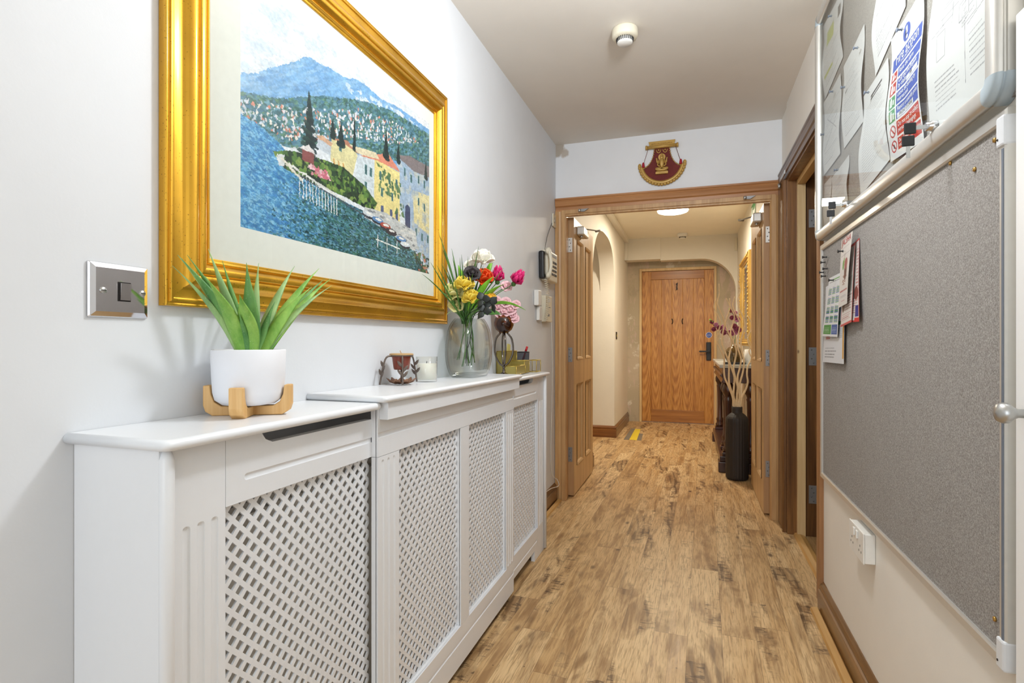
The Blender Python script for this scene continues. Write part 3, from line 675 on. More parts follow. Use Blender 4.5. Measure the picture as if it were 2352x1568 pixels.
# ================================================================== RADIATOR COVER
XS, XC = -.733, -.7156
def sh(x, y, z): return (x, y, z*(1-.0097*(y-.58)/.939))
def shz(y, z=.939): return z*(1-.0097*(y-.58)/.939)
def panel(mb, x, th, y0, y1, z0, z1, grooves=()):
    """board facing +x with routed grooves ((ya,za),(yb,zb),radius,depth)"""
    ys = {round(y0, 5), round(y1, 5)}; zs = {round(z0, 5), round(z1, 5)}
    K = [math.sin(i*PI/10) for i in range(-5, 6)]
    for (a, b, r, dep) in grooves:
        for p in (a, b):
            for k in K:
                if y0 < p[0]+r*k < y1: ys.add(round(p[0]+r*k, 5))
                if z0 < p[1]+r*k < z1: zs.add(round(p[1]+r*k, 5))
    ys = sorted(ys); zs = sorted(zs)
    def hgt(y, z):
        h = 0
        for (a, b, r, dep) in grooves:
            dx, dz = b[0]-a[0], b[1]-a[1]; Ln = dx*dx+dz*dz+1e-12; t = max(0, min(1, ((y-a[0])*dx+(z-a[1])*dz)/Ln))
            d = math.hypot(y-a[0]-t*dx, z-a[1]-t*dz)
            if d < r: h = max(h, dep*math.sqrt(max(0, 1-(d/r)**2)))
        return h
    b = len(mb.v); ny, nz = len(ys), len(zs)
    for z in zs:
        for y in ys: mb.v.append((x-hgt(y, z), y, z))
    for i in range(nz-1):
        for j in range(ny-1): mb.face([b+i*ny+j, b+i*ny+j+1, b+(i+1)*ny+j+1, b+(i+1)*ny+j], False)
    mb.box(x-th, x-.0045, y0, y1, z0, z1)
    # thin edge band joining front skin and core
    for (ya, yb, za, zb) in ((y0, y0, z0, z1), (y1, y1, z0, z1), (y0, y1, z0, z0), (y0, y1, z1, z1)):
        mb.add([(x, ya, za), (x, yb, zb), (x-.006, yb, zb), (x-.006, ya, za)], [(0, 1, 2, 3)], False)
def clip_poly(P, y0, y1, z0, z1):
    for ax, lim, keep in ((0, y0, 1), (0, y1, -1), (1, z0, 1), (1, z1, -1)):
        out = []
        for i in range(len(P)):
            a, b = P[i], P[(i+1) % len(P)]; da, db = (a[ax]-lim)*keep, (b[ax]-lim)*keep
            if da >= 0: out.append(a)
            if (da >= 0) != (db >= 0): t = da/(da-db); out.append((a[0]+(b[0]-a[0])*t, a[1]+(b[1]-a[1])*t))
        P = out
        if len(P) < 3: return []
    return P
def lattice(x, y0, y1, z0, z1, parent, pitch=.0318, strut=.0088, th=.0042):
    mb = MB(); p = pitch/math.sqrt(2); q2 = 1/math.sqrt(2); Lm = (y1-y0+z1-z0)*q2+p
    def R_(u, v): return (y0+(u-v)*q2, z0+(u+v)*q2)       # rotated grid: u runs up-right, v up-left
    def strip(u0, u1, v0, v1):
        q = clip_poly([R_(u0, v0), R_(u1, v0), R_(u1, v1), R_(u0, v1)], y0, y1, z0, z1)
        if len(q) >= 3: mb.prism(q, lambda a, b, d: (x-d, a, b), 0, th)
    n_ = int(Lm/p)+2; h_ = strut/2
    for k in range(-n_, n_+1): strip(-Lm, 2*Lm, k*p-h_, k*p+h_)
    for i in range(-2, 2*n_):
        for k in range(-n_, n_+1): strip(i*p-h_, i*p+h_, k*p+h_, (k+1)*p-h_)
    mb.mapped(sh); return mb.build('grille', M['cover'], parent)
C = thing('radiator_cover', 'long white breakfront radiator cover with diamond lattice grilles', 'radiator cover', (-.80, 1.66, 0))
def slab(name, xf, y0, y1, ztop, th, round_ends=(1, 1), notch=None):
    """shelf with a bullnosed front edge and ends"""
    r = th/2; rings = []
    N = 8
    def outline(inset):  # plan outline, going round front
        ya, yb = y0+(inset if round_ends[0] else 0), y1-(inset if round_ends[1] else 0); xfi = xf-inset
        rc = .012
        pts = [(wx(ya)+.001, ya)]
        for i in range(5): a = PI/2*i/4; pts.append((xfi-rc+rc*math.sin(a), ya+rc-rc*math.cos(a)))
        for i in range(5): a = PI/2*i/4; pts.append((xfi-rc+rc*math.cos(a), yb-rc+rc*math.sin(a)))
        pts.append((wx(yb)+.001, yb)); return pts
    for i in range(N+1):
        a = -PI/2+PI*i/N; ins = r-r*math.cos(a); rings.append([(x, y, ztop-r+r*math.sin(a)) for x, y in outline(ins)])
    mb = MB(); mb.loft(rings, True, True, True); mb.mapped(sh)
    return mb.build(name, M['cover'], C)
slab('top_shelf', -.700, .572, 1.135, .939, .017, (1, 0)); slab('top_shelf', -.708, 2.19, 2.765+.018, .939, .017, (0, 1))
slab('top_shelf', -.680, 1.118, 2.204, .9555, .0165)
# front frames
def front(name, items, x):
    mb = MB()
    for (y0, y1, z0, z1, gr) in items: panel(mb, x, .018, y0, y1, z0, z1, gr)
    mb.mapped(sh); return mb.build(name, M['cover'], C)
def flutes(ys, z0, z1, r=.006, dep=.0035): return [((y, z0), (y, z1), r, dep) for y in ys]
ZF = .806
# left unit
front('pilaster', [(.604, .7055, .0, .922, flutes((.632, .658, .684), .16, .79, .0072))], XS)
m = MB(); G = [((.752, .847), (1.138, .847), .006, .003)]
panel(m, XS, .018, .7065, 1.138, ZF, .897, G); m.box(XS-.018, XS, .7065, .780, .897, .922)
m.prism([(.780, .922), (.780, .897), (.812, .897), (.795, .905), (.782, .922)], lambda a, b, d: (XS-d, a, b), 0, .018)
m.mapped(sh); m.build('frieze', M['cover'], C)
front('bottom_rail', [(.7065, 1.138, .03, .15, [((.73, .09), (1.12, .09), .006, .003)])], XS)
# right unit (mirror image)
front('pilaster', [(2.624, 2.735, .0, .922, flutes((2.652, 2.678, 2.704), .16, .79, .0072))], XS)
m = MB(); panel(m, XS, .018, 2.184, 2.6225, ZF, .897, [((2.184, .847), (2.585, .847), .006, .003)]); m.box(XS-.018, XS, 2.545, 2.6225, .897, .922)
m.prism([(2.543, .922), (2.530, .905), (2.512, .897), (2.545, .897), (2.545, .922)], lambda a, b, d: (XS-d, a, b), 0, .018)
m.mapped(sh); m.build('frieze', M['cover'], C)
m = MB(); panel(m, XS, .018, 2.184, 2.6225, .052, .152, [((2.20, .092), (2.60, .092), .006, .003)]); m.box(XS-.018, XS, 2.565, 2.6225, 0, .052)
m.mapped(sh); m.build('bottom_rail', M['cover'], C)
# centre unit
YA, YB = 1.138, 2.184
m = MB(); panel(m, XC, .0195, YA, YB, ZF, .94, [((YA-.01, .858), (YB+.01, .858), .0065, .0032)]); m.mapped(sh); m.build('frieze', M['cover'], C)
front('pilaster', [(YA, 1.238, .155, ZF-.001, flutes((1.160, 1.186, 1.212), .168, .79, .0065))], XC)
front('pilaster', [(2.088, YB, .155, ZF-.001, flutes((2.110, 2.136, 2.162), .168, .79, .0065))], XC)
front('mullion', [(1.632, 1.70, .155, ZF-.001, [])], XC)
front('bottom_rail', [(YA, YB, .026, .154, [((YA-.01, .105), (YB+.01, .105), .0055, .003)])], XC)
m = MB(); m.box(-.7155, -.692, 1.145, 2.19, .896, .938); m.box(-.735, -.7155, 1.145, 1.16, .896, .938); m.mapped(sh); m.build('apron', M['cover'], C, bevel=.001)
lattice(XS-.012, .700, 1.145, .14, ZF+.01, C); lattice(XS-.012, 2.18, 2.63, .14, ZF+.01, C)
lattice(XC-.014, 1.232, 1.638, .148, ZF+.006, C); lattice(XC-.014, 1.695, 2.095, .148, ZF+.006, C)
# end panels and corner beads
for ya, yb in ((.588, .604), (2.745, 2.761)):
    m = MB(); m.box(wx(ya)+.001, -.734, ya, yb, .12, .922); m.box(wx(ya)+.03, -.734, ya, yb, 0, .12); m.mapped(sh); m.build('end_panel', M['cover'], C)
    yc = .5975 if ya < 1 else 2.748
    m = MB(); m.lathe([(.0105, .005), (.0105, .905), (.006, .92)], (-.7305, yc, 0), 16); m.mapped(sh); m.build('corner_bead', M['cover'], C)
# radiator behind the grille
Rd = thing('radiator', 'cream ribbed panel radiator inside the white cover', 'radiator', (-.86, 1.66, .12))
m = MB(); prof = []
y = .74
while y < 2.58:
    prof += [(y, 0), (y+.020, 0), (y+.026, .008), (y+.044, .008), (y+.050, 0)]; y += .05
prof += [(y, 0), (y, -.045), (.74, -.045)]
m.prism(prof, lambda a, b, d: (-.800+b, a, d), .13, .755); m.build('panel', M['radiator'], Rd)
m = MB()
for yy in np.arange(.745, 2.58, .0125): m.box(-.853, -.815, yy, yy+.002, .756, .768)
m.box(-.857, -.853, .74, 2.59, .754, .77).box(-.815, -.811, .74, 2.59, .754, .77); m.build('top_vent', M['radiator'], Rd)
MB().tube([(-.84, .70, .16), (-.84, .70, .02)], .011, 10).build('pipe', M['radiator'], Rd)

# ================================================================== PICTURE
F = thing('framed_picture', 'large gilt framed print of a lakeside village on left wall', 'picture', (wx(1.3)+.002, 1.306, 1.145))
Y0, Y1, Z0, Z1 = .728, 1.888, 1.144, 2.004
fx = lambda y: wx(y)+.001
prof = [(0, .0), (0, .014), (.002, .0175), (.007, .0165), (.0085, .0195), (.0135, .0195), (.0155, .0165), (.030, .0165), (.036, .019), (.043, .026), (.051, .0295), (.058, .0285), (.061, .025), (.0635, .028), (.067, .0295), (.075, .0285), (.082, .021), (.0845, .0175), (.087, .0205), (.090, .0195), (.0915, .0135), (.098, .0115), (.098, .004)]
def frame_sweep(mb, Y0, Y1, Z0, Z1, prof, xf, sgn=1):
    cor = [(Y0, Z0, 1, 1), (Y1, Z0, -1, 1), (Y1, Z1, -1, -1), (Y0, Z1, 1, -1)]
    for i in range(4):
        a, b = cor[i], cor[(i+1) % 4]
        ra = [(xf(a[0]+w*a[2])+sgn*h, a[0]+w*a[2], a[1]+w*a[3]) for w, h in prof]; rb = [(xf(b[0]+w*b[2])+sgn*h, b[0]+w*b[2], b[1]+w*b[3]) for w, h in prof]
        for j in range(len(prof)-1): mb.add([ra[j], ra[j+1], rb[j+1], rb[j]], [(0, 1, 2, 3)], False)
prof = [(p.x, p.y) for p in crv([(a, b, 0) for a, b in prof], 4)]
m = MB(); frame_sweep(m, Y0, Y1, Z0, Z1, prof, fx); m.build('frame', M['gold'], F)
m = MB(); a0, a1, b0, b1 = .905, 1.755, 1.32, 1.857; yi, yj, zi, zj = Y0+.09, Y1-.09, Z0+.09, Z1-.09
def mq(ya, yb, za, zb): m.add([(fx(ya)+.008, ya, za), (fx(yb)+.008, yb, za), (fx(yb)+.008, yb, zb), (fx(ya)+.008, ya, zb)], [(0, 1, 2, 3)], False)
mq(yi, a0, zi, zj); mq(a1, yj, zi, zj); mq(a0, a1, zi, b0); mq(a0, a1, b1, zj); m.build('mount', M['mat'], F)
R = Raster(820, 518, (226, 232, 238)); rn = RNG.rand
def clouds():
    for _ in range(260):
        x, y = rn(), .6+.4*rn(); c = [(198, 216, 234), (236, 238, 242), (214, 224, 236), (242, 240, 240)][RNG.randint(4)]
        R.ell(x, y, .015+.05*rn(), .01+.03*rn(), c, .5)
clouds()
def dabs(mask_poly, n, cols, rx, ry, al=.8, slope=0):
    m0 = R.pm(mask_poly); idx = np.argwhere(m0); base = R.a.copy()
    for _ in range(n):
        r, c = idx[RNG.randint(len(idx))]; s_, t_ = c/(R.w-1), r/(R.h-1); ax, ay = rx*(.5+rn()), ry*(.5+rn())
        c0, c1 = max(0, int((s_-ax*1.3)*R.w)), min(R.w, int((s_+ax*1.3)*R.w)+2); r0, r1 = max(0, int((t_-ay*1.3-ax*abs(slope))*R.h)), min(R.h, int((t_+ay*1.3+ax*abs(slope))*R.h)+2)
        SS, TT = R.S[r0:r1, c0:c1], R.T[r0:r1, c0:c1]
        mm = (((SS-s_)/ax)**2+((TT-t_-slope*(SS-s_))/ay)**2 < 1) & m0[r0:r1, c0:c1]
        sub = R.a[r0:r1, c0:c1]; sub[mm] = sub[mm]*(1-al)+np.array(cols[RNG.randint(len(cols))])/255.*al
mtn = [(-.01, .59), (.022, .613), (.056, .642), (.101, .698), (.148, .747), (.198, .797), (.226, .844), (.247, .858), (.279, .86), (.338, .877), (.412, .885), (.481, .92), (.529, .93), (.635, .92), (.752, .95), (1.01, .96), (1.01, .5), (-.01, .5)]
R.poly(mtn, (120, 172, 220)); dabs(mtn, 2200, [(112, 166, 216), (134, 184, 226), (102, 154, 206), (150, 194, 230), (170, 204, 232)], .022, .008, .4, .9)
dabs([(.4, .86), (.75, .93), (.95, .93), (.7, .82), (.5, .8)], 70, [(226, 232, 238), (206, 220, 234)], .012, .012, .8)
hill = [(-.01, .525), (.132, .587), (.308, .72), (.529, .84), (.707, .90), (1.01, .93), (1.01, .70), (.736, .62), (.469, .53), (.288, .47), (.165, .395), (-.01, .406)]
R.poly(hill, (78, 122, 128)); dabs(hill, 4200, [(70, 116, 128), (98, 146, 158), (52, 92, 100), (120, 166, 186), (60, 106, 92), (84, 134, 168), (110, 150, 120)], .008, .007, .7, .5)
dabs([(0, .5), (.15, .57), (.35, .68), (.5, .78), (.75, .85), (.95, .84), (.7, .7), (.45, .6), (.3, .5), (.15, .42), (0, .42)], 520, [(238, 232, 230), (220, 218, 226), (206, 220, 236), (214, 140, 120), (236, 230, 222), (190, 206, 220)], .004, .007, .95, .3)
lake = [(-.01, .44), (.06, .43), (.132, .40), (.165, .37), (.233, .29), (.412, .26), (.607, .24), (.867, .13), (1.0, 0), (1.0, -.02), (-.01, -.02)]
lm = R.pm(lake); g = np.clip(1.45*R.S+.40*(1-R.T)-.18, 0, 1)[..., None]
R.a = np.where(lm[..., None], (1-g)*np.array((96, 168, 220))/255.+g*np.array((42, 92, 100))/255., R.a)
lidx = np.argwhere(lm)
def watr(n, rx, ry, al):
    for _ in range(n):
        r, c = lidx[RNG.randint(len(lidx))]; s_, t_ = c/(R.w-1), r/(R.h-1)
        g_ = np.clip(1.6*s_+.35*(1-t_)-.25+.4*(rn()-.5), 0, 1)
        cols = [(80, 150, 208), (124, 192, 232), (58, 124, 188), (150, 206, 236), (70, 140, 190)] if g_ < .42 else [(34, 78, 84), (58, 116, 116), (84, 140, 146), (26, 60, 62), (120, 170, 196), (70, 120, 96), (60, 110, 140)]
        ax, ay = rx*(.4+rn()), ry*(.4+rn()); sl = -.35 if g_ < .42 else -.1
        c0, c1 = max(0, int((s_-ax*1.3)*R.w)), min(R.w, int((s_+ax*1.3)*R.w)+2); r0, r1 = max(0, int((t_-ay*1.3-ax*.4)*R.h)), min(R.h, int((t_+ay*1.3+ax*.4)*R.h)+2)
        SS, TT = R.S[r0:r1, c0:c1], R.T[r0:r1, c0:c1]; mm = (((SS-s_)/ax)**2+((TT-t_-sl*(SS-s_))/ay)**2 < 1) & lm[r0:r1, c0:c1]
        sub = R.a[r0:r1, c0:c1]; sub[mm] = sub[mm]*(1-al)+np.array(cols[RNG.randint(len(cols))])/255.*al
watr(2600, .014, .006, .6); watr(5200, .007, .0035, .75)
bldR = [(.736, .657), (1.01, .704), (1.01, .02), (.867, .132), (.752, .393)]
R.poly(bldR, (164, 186, 208)); R.poly([(.86, .5), (1.01, .52), (1.01, .25), (.87, .3)], (228, 216, 164)); dabs(bldR, 130, [(150, 172, 200), (186, 200, 214), (214, 208, 180)], .012, .02, .4)
R.poly([(.729, .654), (.833, .70), (1.01, .712), (1.01, .641), (.867, .62)], (132, 122, 124))
R.poly([(.487, .529), (.607, .561), (.76, .561), (.76, .244), (.594, .274), (.481, .387)], (232, 216, 146)); R.poly([(.487, .529), (.59, .555), (.585, .275), (.481, .387)], (206, 216, 222))
R.poly([(.499, .533), (.678, .635), (.765, .568), (.607, .559)], (220, 140, 116))
R.poly([(.353, .538), (.429, .56), (.49, .53), (.458, .387), (.348, .432)], (222, 214, 164)); R.poly([(.345, .538), (.43, .575), (.50, .535), (.43, .548)], (190, 132, 108))
R.poly([(.288, .512), (.353, .527), (.348, .453), (.284, .46)], (196, 206, 216)); R.poly([(.28, .51), (.31, .53), (.36, .52), (.35, .50)], (212, 170, 140))
R.poly([(.44, .56), (.60, .60), (.62, .57), (.50, .54)], (224, 212, 180))
for (a, b) in ((.62, .46), (.68, .46), (.73, .46), (.63, .37), (.70, .37), (.79, .56), (.84, .54), (.90, .56), (.95, .55), (.90, .42), (.95, .40), (.53, .45), (.56, .45), (.53, .36), (.39, .50), (.88, .22), (.93, .2), (.98, .2)):
    R.rect(a, a+.014, b, b+.05, (86, 140, 138)); R.rect(a+.004, a+.010, b+.004, b+.045, (64, 92, 104))
for a in (.63, .69, .73): R.rect(a, a+.018, .27, .32, (78, 92, 130))
R.rect(.80, .84, .25, .36, (62, 76, 110)); R.ell(.82, .36, .02, .03, (62, 76, 110))
for k in range(5): R.poly([(.36+k*.012, .45), (.366+k*.012, .45), (.37+k*.012, .42), (.364+k*.012, .42)], (232, 222, 180) if k % 2 else (206, 150, 80))
garden = [(.108, .348), (.165, .385), (.269, .412), (.412, .43), (.529, .385), (.607, .32), (.581, .262), (.412, .283), (.269, .285), (.148, .296)]
R.poly(garden, (44, 74, 50)); dabs(garden, 420, [(34, 62, 44), (66, 104, 54), (98, 140, 66), (30, 48, 42), (140, 168, 84)], .009, .012, .8)
dabs([(.24, .37), (.33, .38), (.35, .33), (.26, .32)], 40, [(226, 150, 166), (206, 110, 130), (240, 200, 206)], .006, .007, .95)
dabs([(.60, .38), (.62, .5), (.60, .55), (.77, .5), (.80, .3), (.72, .30), (.76, .4)], 70, [(64, 104, 72), (96, 130, 80)], .007, .012, .8)
for (x, y, w, h) in ((.25, .40, .065, .29), (.472, .55, .012, .15), (.664, .60, .03, .15), (.40, .53, .03, .10), (.36, .55, .02, .08), (.75, .62, .02, .10), (.97, .62, .02, .10)):
    for k in range(26):
        t_ = k/25; R.ell(x+(rn()-.5)*w*(1-t_)*.6, y+h*t_, w*(1-t_)*.5+.003, .012, [(26, 50, 54), (38, 66, 62), (22, 40, 46)][k % 3], .85)
R.poly([(.529, .272), (.664, .287), (.884, .244), (.90, .14), (.86, .12), (.664, .188), (.529, .216)], (196, 200, 200)); dabs([(.529, .272), (.664, .287), (.884, .244), (.884, .123), (.664, .188)], 60, [(110, 116, 124), (226, 222, 214)], .012, .006, .6)
for (x, y, c) in ((.555, .235, (206, 214, 220)), (.61, .222, (92, 138, 186)), (.66, .205, (176, 78, 66)), (.70, .185, (58, 52, 60)), (.77, .16, (94, 144, 196)), (.80, .135, (214, 222, 230))):
    R.ell(x, y, .038, .019, (48, 54, 66)); R.ell(x, y+.008, .036, .014, c); R.ell(x+.004, y+.011, .020, .007, (232, 232, 228))
for k in range(13):
    x = .21+.014*k; R.line((x, .315-.004*k), (x+.002, .20-.002*k), .0016, (236, 238, 238), .63)
R.line((.17, .325), (.42, .262), .0035, (224, 224, 220), .63); R.line((.20, .298), (.55, .222), .002, (80, 86, 96), .63)
R.poly([(.12, .34), (.15, .36), (.15, .30), (.13, .30)], (222, 226, 228)); R.line((.14, .335), (.22, .28), .004, (226, 222, 208), .63)
R.poly([(.207, .42), (.247, .455), (.285, .42)], (226, 222, 222)); R.rect(.22, .272, .37, .42, (140, 80, 80))
for x in (.61, .67, .74): R.line((x, .145), (x, .075), .002, (226, 230, 226), .63)
R.line((.60, .118), (.76, .105), .0022, (226, 230, 226), .63)
dabs([(.86, .12), (1.0, .12), (1.0, 0), (.90, .0)], 60, [(60, 90, 60), (206, 130, 110), (96, 120, 80), (40, 60, 50)], .008, .010, .85)
def vnoise(k):
    g_ = RNG.rand(k, k); u = R.S*(k-1.001); v = R.T*(k-1.001); a_, b_ = u.astype(int), v.astype(int); fu, fv = u-a_, v-b_; fu = fu*fu*(3-2*fu); fv = fv*fv*(3-2*fv)
    return (g_[b_, a_]*(1-fu)+g_[b_, a_+1]*fu)*(1-fv)+(g_[b_+1, a_]*(1-fu)+g_[b_+1, a_+1]*fu)*fv-.5
wk_ = np.where((R.S > .3) & (R.T < .75), .5, 1.2)
dx_, dy_ = (vnoise(90)*3.5+vnoise(240)*3)*wk_, (vnoise(90)*3.5+vnoise(240)*3)*wk_
ii = np.clip((np.arange(R.h)[:, None]+dy_).astype(int), 0, R.h-1); jj = np.clip((np.arange(R.w)[None, :]+dx_).astype(int), 0, R.w-1)
R.a = R.a[ii, jj]*(1+(vnoise(150)*.13+vnoise(60)*.08))[..., None]
R.a += (RNG.rand(R.h, R.w, 1)-.5)*.06
sheet('print', R, lambda s_, t_: (wx(1)+.009+(a0+s_*(a1-a0)-1)*(.024/3.135), a0+s_*(a1-a0), b0+t_*(b1-b0)), F, M['art'])
m = MB(); m.add([(fx(yi)+.0105, yi, zi), (fx(yj)+.0105, yj, zi), (fx(yj)+.0105, yj, zj), (fx(yi)+.0105, yi, zj)], [(0, 1, 2, 3)], False); m.build('glazing', M['glass'], F)

# chrome switch
X0 = wx(.66)
sw = thing('light_switch', 'chrome rocker light switch plate left of the gilt picture', 'light switch', (X0, .657, 1.163))
y0, y1, z0, z1 = .606, .705, 1.119, 1.208
rings = [[(X0+h, y, z) for (y, z) in ((y0+i, z0+i), (y1-i, z0+i), (y1-i, z1-i), (y0+i, z1-i))] for i, h in ((0, .0005), (0, .003), (.0015, .0055), (.009, .0085), (.0095, .0085))]
MB().loft(rings, True, True, False).build('plate', M['chrome'], sw, bevel=.0012)
MB().box(X0+.0084, X0+.0095, .650, .671, 1.146, 1.178).build('rocker_surround', M['blackiron'], sw)
m = MB(); m.add([(X0+.009, .652, 1.148), (X0+.009, .669, 1.148), (X0+.009, .669, 1.176), (X0+.009, .652, 1.176), (X0+.0115, .652, 1.148), (X0+.0115, .669, 1.148), (X0+.0145, .669, 1.176), (X0+.0145, .652, 1.176)], [(4, 5, 6, 7), (0, 1, 5, 4), (1, 2, 6, 5), (2, 3, 7, 6), (3, 0, 4, 7)], False); m.build('rocker', M['chrome'], sw)
for y in (.626, .692): 
    o = MB().lathe([(.0055, 0), (.0055, .0012), (.0045, .002), (.0001, .0022)], (X0+.0084, y, 1.162), 14, 'X').build('screw', M['steel'], sw)
    MB().box(X0+.0104, X0+.0109, y-.004, y+.004, 1.1614, 1.1626).build('screw_slot', M['blackiron'], o)

# ================================================================== SUCCULENT
PC = (-.822, .848); zs0 = shz(.85)+.0005
st = thing('plant_stand', 'pale pine crossed stand with four upright feet under white pot', 'plant stand', (PC[0], PC[1], zs0))
m = MB()
dirs = [(math.cos(a), math.sin(a)) for a in (math.radians(-62), math.radians(118), math.radians(28), math.radians(208))]
for k, (cx, cy) in enumerate(dirs):
    poly = [(0, .0), (.062, .0), (.074, .008), (.078, .02), (.078, .058), (.066, .058), (.064, .040), (.058, .026), (.046, .018), (0, .018)]
    MB().prism(poly, lambda a, b, d: (PC[0]+cx*a*1.02-cy*d, PC[1]+cy*a*1.02+cx*d, zs0+b), -.0125, .0125).build('stand_leg', M['stand'], st, bevel=.002)
pt = thing('potted_succulent', 'spiky green artificial succulent in matt white round pot', 'potted plant', (PC[0], PC[1], zs0+.019))
zb = zs0+.019
MB().lathe([(.030, 0), (.048, .003), (.060, .012), (.0635, .026), (.0655, .06), (.0670, .106), (.0655, .108), (.063, .107), (.060, .09), (.0001, .088)], (PC[0], PC[1], zb), 48).build('pot', M['pot'], pt)
tips = [(-.872, .724, 1.213), (-.868, .731, 1.233), (-.862, .733, 1.227), (-.862, .745, 1.235), (-.8, .727, 1.192), (-.872, .799, 1.255), (-.866, .826, 1.236), (-.775, .777, 1.163), (-.8, .819, 1.228), (-.845, .897, 1.24), (-.86, .906, 1.191), (-.845, 1.004, 1.248), (-.8, 1.03, 1.244), (-.775, .973, 1.196), (-.855, 1.122, 1.233), (-.83, 1.114, 1.232), (-.79, 1.062, 1.208)]
wid = [7, 13, 13, 9, 15, 12, 9, 19, 17, 11, 9, 12, 14, 14, 12, 12, 9]
mts = ['leaf3', 'leaf3', 'leaf2', 'leaf2', 'leaf1', 'leaf3', 'leaf2', 'leaf1', 'leaf2', 'leaf3', 'leaf2', 'leaf3', 'leaf1', 'leaf1', 'leaf2', 'leaf1', 'leaf3']
view = Vector((-.7, .72, 0)).normalized(); sidev = Vector((.949, .3145, 0))
for i, tp in enumerate(tips):
    tp = Vector(tp); du = (tp-Vector((PC[0], PC[1], 0))); b = Vector((PC[0]+du.x*.12+.005*math.sin(i), PC[1]+du.y*.11, zb+.085))
    mid = b*.45+tp*.55+Vector((0, 0, .030 if abs(du.y) > .05 else 0)); mid.x = max(mid.x, -.862)
    pts = bez(b, b*.5+mid*.5+Vector((0, 0, .03)), tp, 12)
    w = wid[i]/1000*1.18; ws = [max(.0004, w*(.50+.50*math.sin(PI*min(1, t*1.05)))*(1-t**2.6)) for t in [k/12 for k in range(13)]]
    MB().blade(pts, ws, .0022, sidev, .32, 10).build('leaf', M[mts[i]], pt)
for a, hh in ((200, .10), (300, .09), (80, .12)):
    a = math.radians(a); b = Vector((PC[0]+.01*math.cos(a), PC[1]+.01*math.sin(a), zb+.085)); tp = b+Vector((.045*math.cos(a), .05*math.sin(a), hh))
    pts = bez(b, b*.5+tp*.5+Vector((0, 0, .02)), tp, 8); ws = [max(.0004, .010*(.6+.4*math.sin(PI*min(1, k/8*1.2)))*(1-(k/8)**2.2)) for k in range(9)]
    MB().blade(pts, ws, .0022, sidev, .3, 8).build('leaf', M['leaf2'], pt)

# ================================================================== THINGS ON THE CENTRE SHELF
zt = lambda y: shz(y, .9555)+.0004
# votive burner
bx, by = -.845, 1.475; z = zt(by)
B = thing('candle_holder', 'wrought metal leafy tripod holder with red-brown votive candle', 'candle holder', (bx, by, z))
for (fx_, fy_) in ((-.893+.012, 1.41), (-.815, 1.43), (-.845, 1.573)):
    f0 = Vector((fx_, fy_, z+.003)); c0 = Vector((bx, by, z)); rd = (f0-c0); rd.z = 0
    top = c0+rd*.42+Vector((0, 0, .088)); sh_ = c0+rd*.75+Vector((0, 0, .078))
    m = MB(); m.tube(crv([c0+rd*.30+Vector((0, 0, .088)), top, sh_, f0], 6), .0028, 8); o = m.build('leg', M['ironleaf'], B)
    for k, (t_, sg) in enumerate(((.35, 1), (.55, -1), (.72, 1), (.80, -1))):
        p = sh_.lerp(f0, t_*.9); dv = Vector((rd.y, -rd.x, 0)).normalized()*sg*.016+Vector((0, 0, .020)); q = p+dv
        MB().blade([p, p.lerp(q, .35), p.lerp(q, .7), q], [.0008, .0045, .0038, .0004], .0006, Vector((rd.x, rd.y, 0)).normalized().cross(Vector((0, 0, 1))) if k % 2 else Vector((.9, .3, .2)), .1, 8).build('leaf_ornament', M['ironleaf'], o)
m = MB(); m.tube([(bx, by, z+.006), (bx, by, z+.045)], .003, 8)
for k in range(3): a = k*2.1; m.tube([(bx, by, z+.03), (bx+.012*math.cos(a), by+.012*math.sin(a), z+.046)], .0022, 6)
m.build('central_stem', M['ironleaf'], B)
MB().tube([(bx+.034*math.cos(a), by+.034*math.sin(a), z+.089) for a in np.linspace(0, 2*PI, 25)], .0025, 6).build('holder_ring', M['ironleaf'], B)
for k in range(9):
    a = 2*PI*k/9; d_ = Vector((math.cos(a), math.sin(a), 0)); c0 = Vector((bx, by, z+.004))
    MB().blade([c0, c0+d_*.016+Vector((0, 0, .001)), c0+d_*.032+Vector((0, 0, .006)), c0+d_*.046+Vector((0, 0, .016))], [.006, .016, .015, .002], .0008, d_.cross(Vector((0, 0, 1))), .15, 8).build('saucer_petal', M['bronze'], B)
MB().lathe([(.022, .046), (.024, .05), (.0285, .082), (.031, .088), (.030, .09), (.027, .084), (.0001, .083)], (bx, by, z), 28).build('votive_glass', M['redglass'], B)
o = MB().lathe([(.0345, .089), (.0365, .091), (.0365, .094), (.032, .0955), (.0001, .094)], (bx, by, z), 28).build('candle', M['waxbrown'], B)
MB().tube([(bx, by, z+.094), (bx-.004, by-.002, z+.104)], .0012, 6).build('wick', M['waxbrown'], o)
# glass jar candle
cx, cy = -.835, 1.622; z = zt(cy)
B = thing('jar_candle', 'cream wax candle in a clear straight glass beside leafy tripod', 'candle', (cx, cy, z))
MB().lathe([(.0325, .001), (.0345, .003), (.0355, .083), (.0340, .083), (.033, .006), (.0001, .006)], (cx, cy, z), 32, cap=False).build('glass_jar', M['frost'], B)
o = MB().lathe([(.0325, .009), (.0330, .060), (.0001, .061)], (cx, cy, z), 32).build('candle_wax', M['wax'], B)
MB().tube([(cx, cy, z+.060), (cx+.001, cy, z+.068)], .0012, 6).build('wick', M['blackiron'], o)
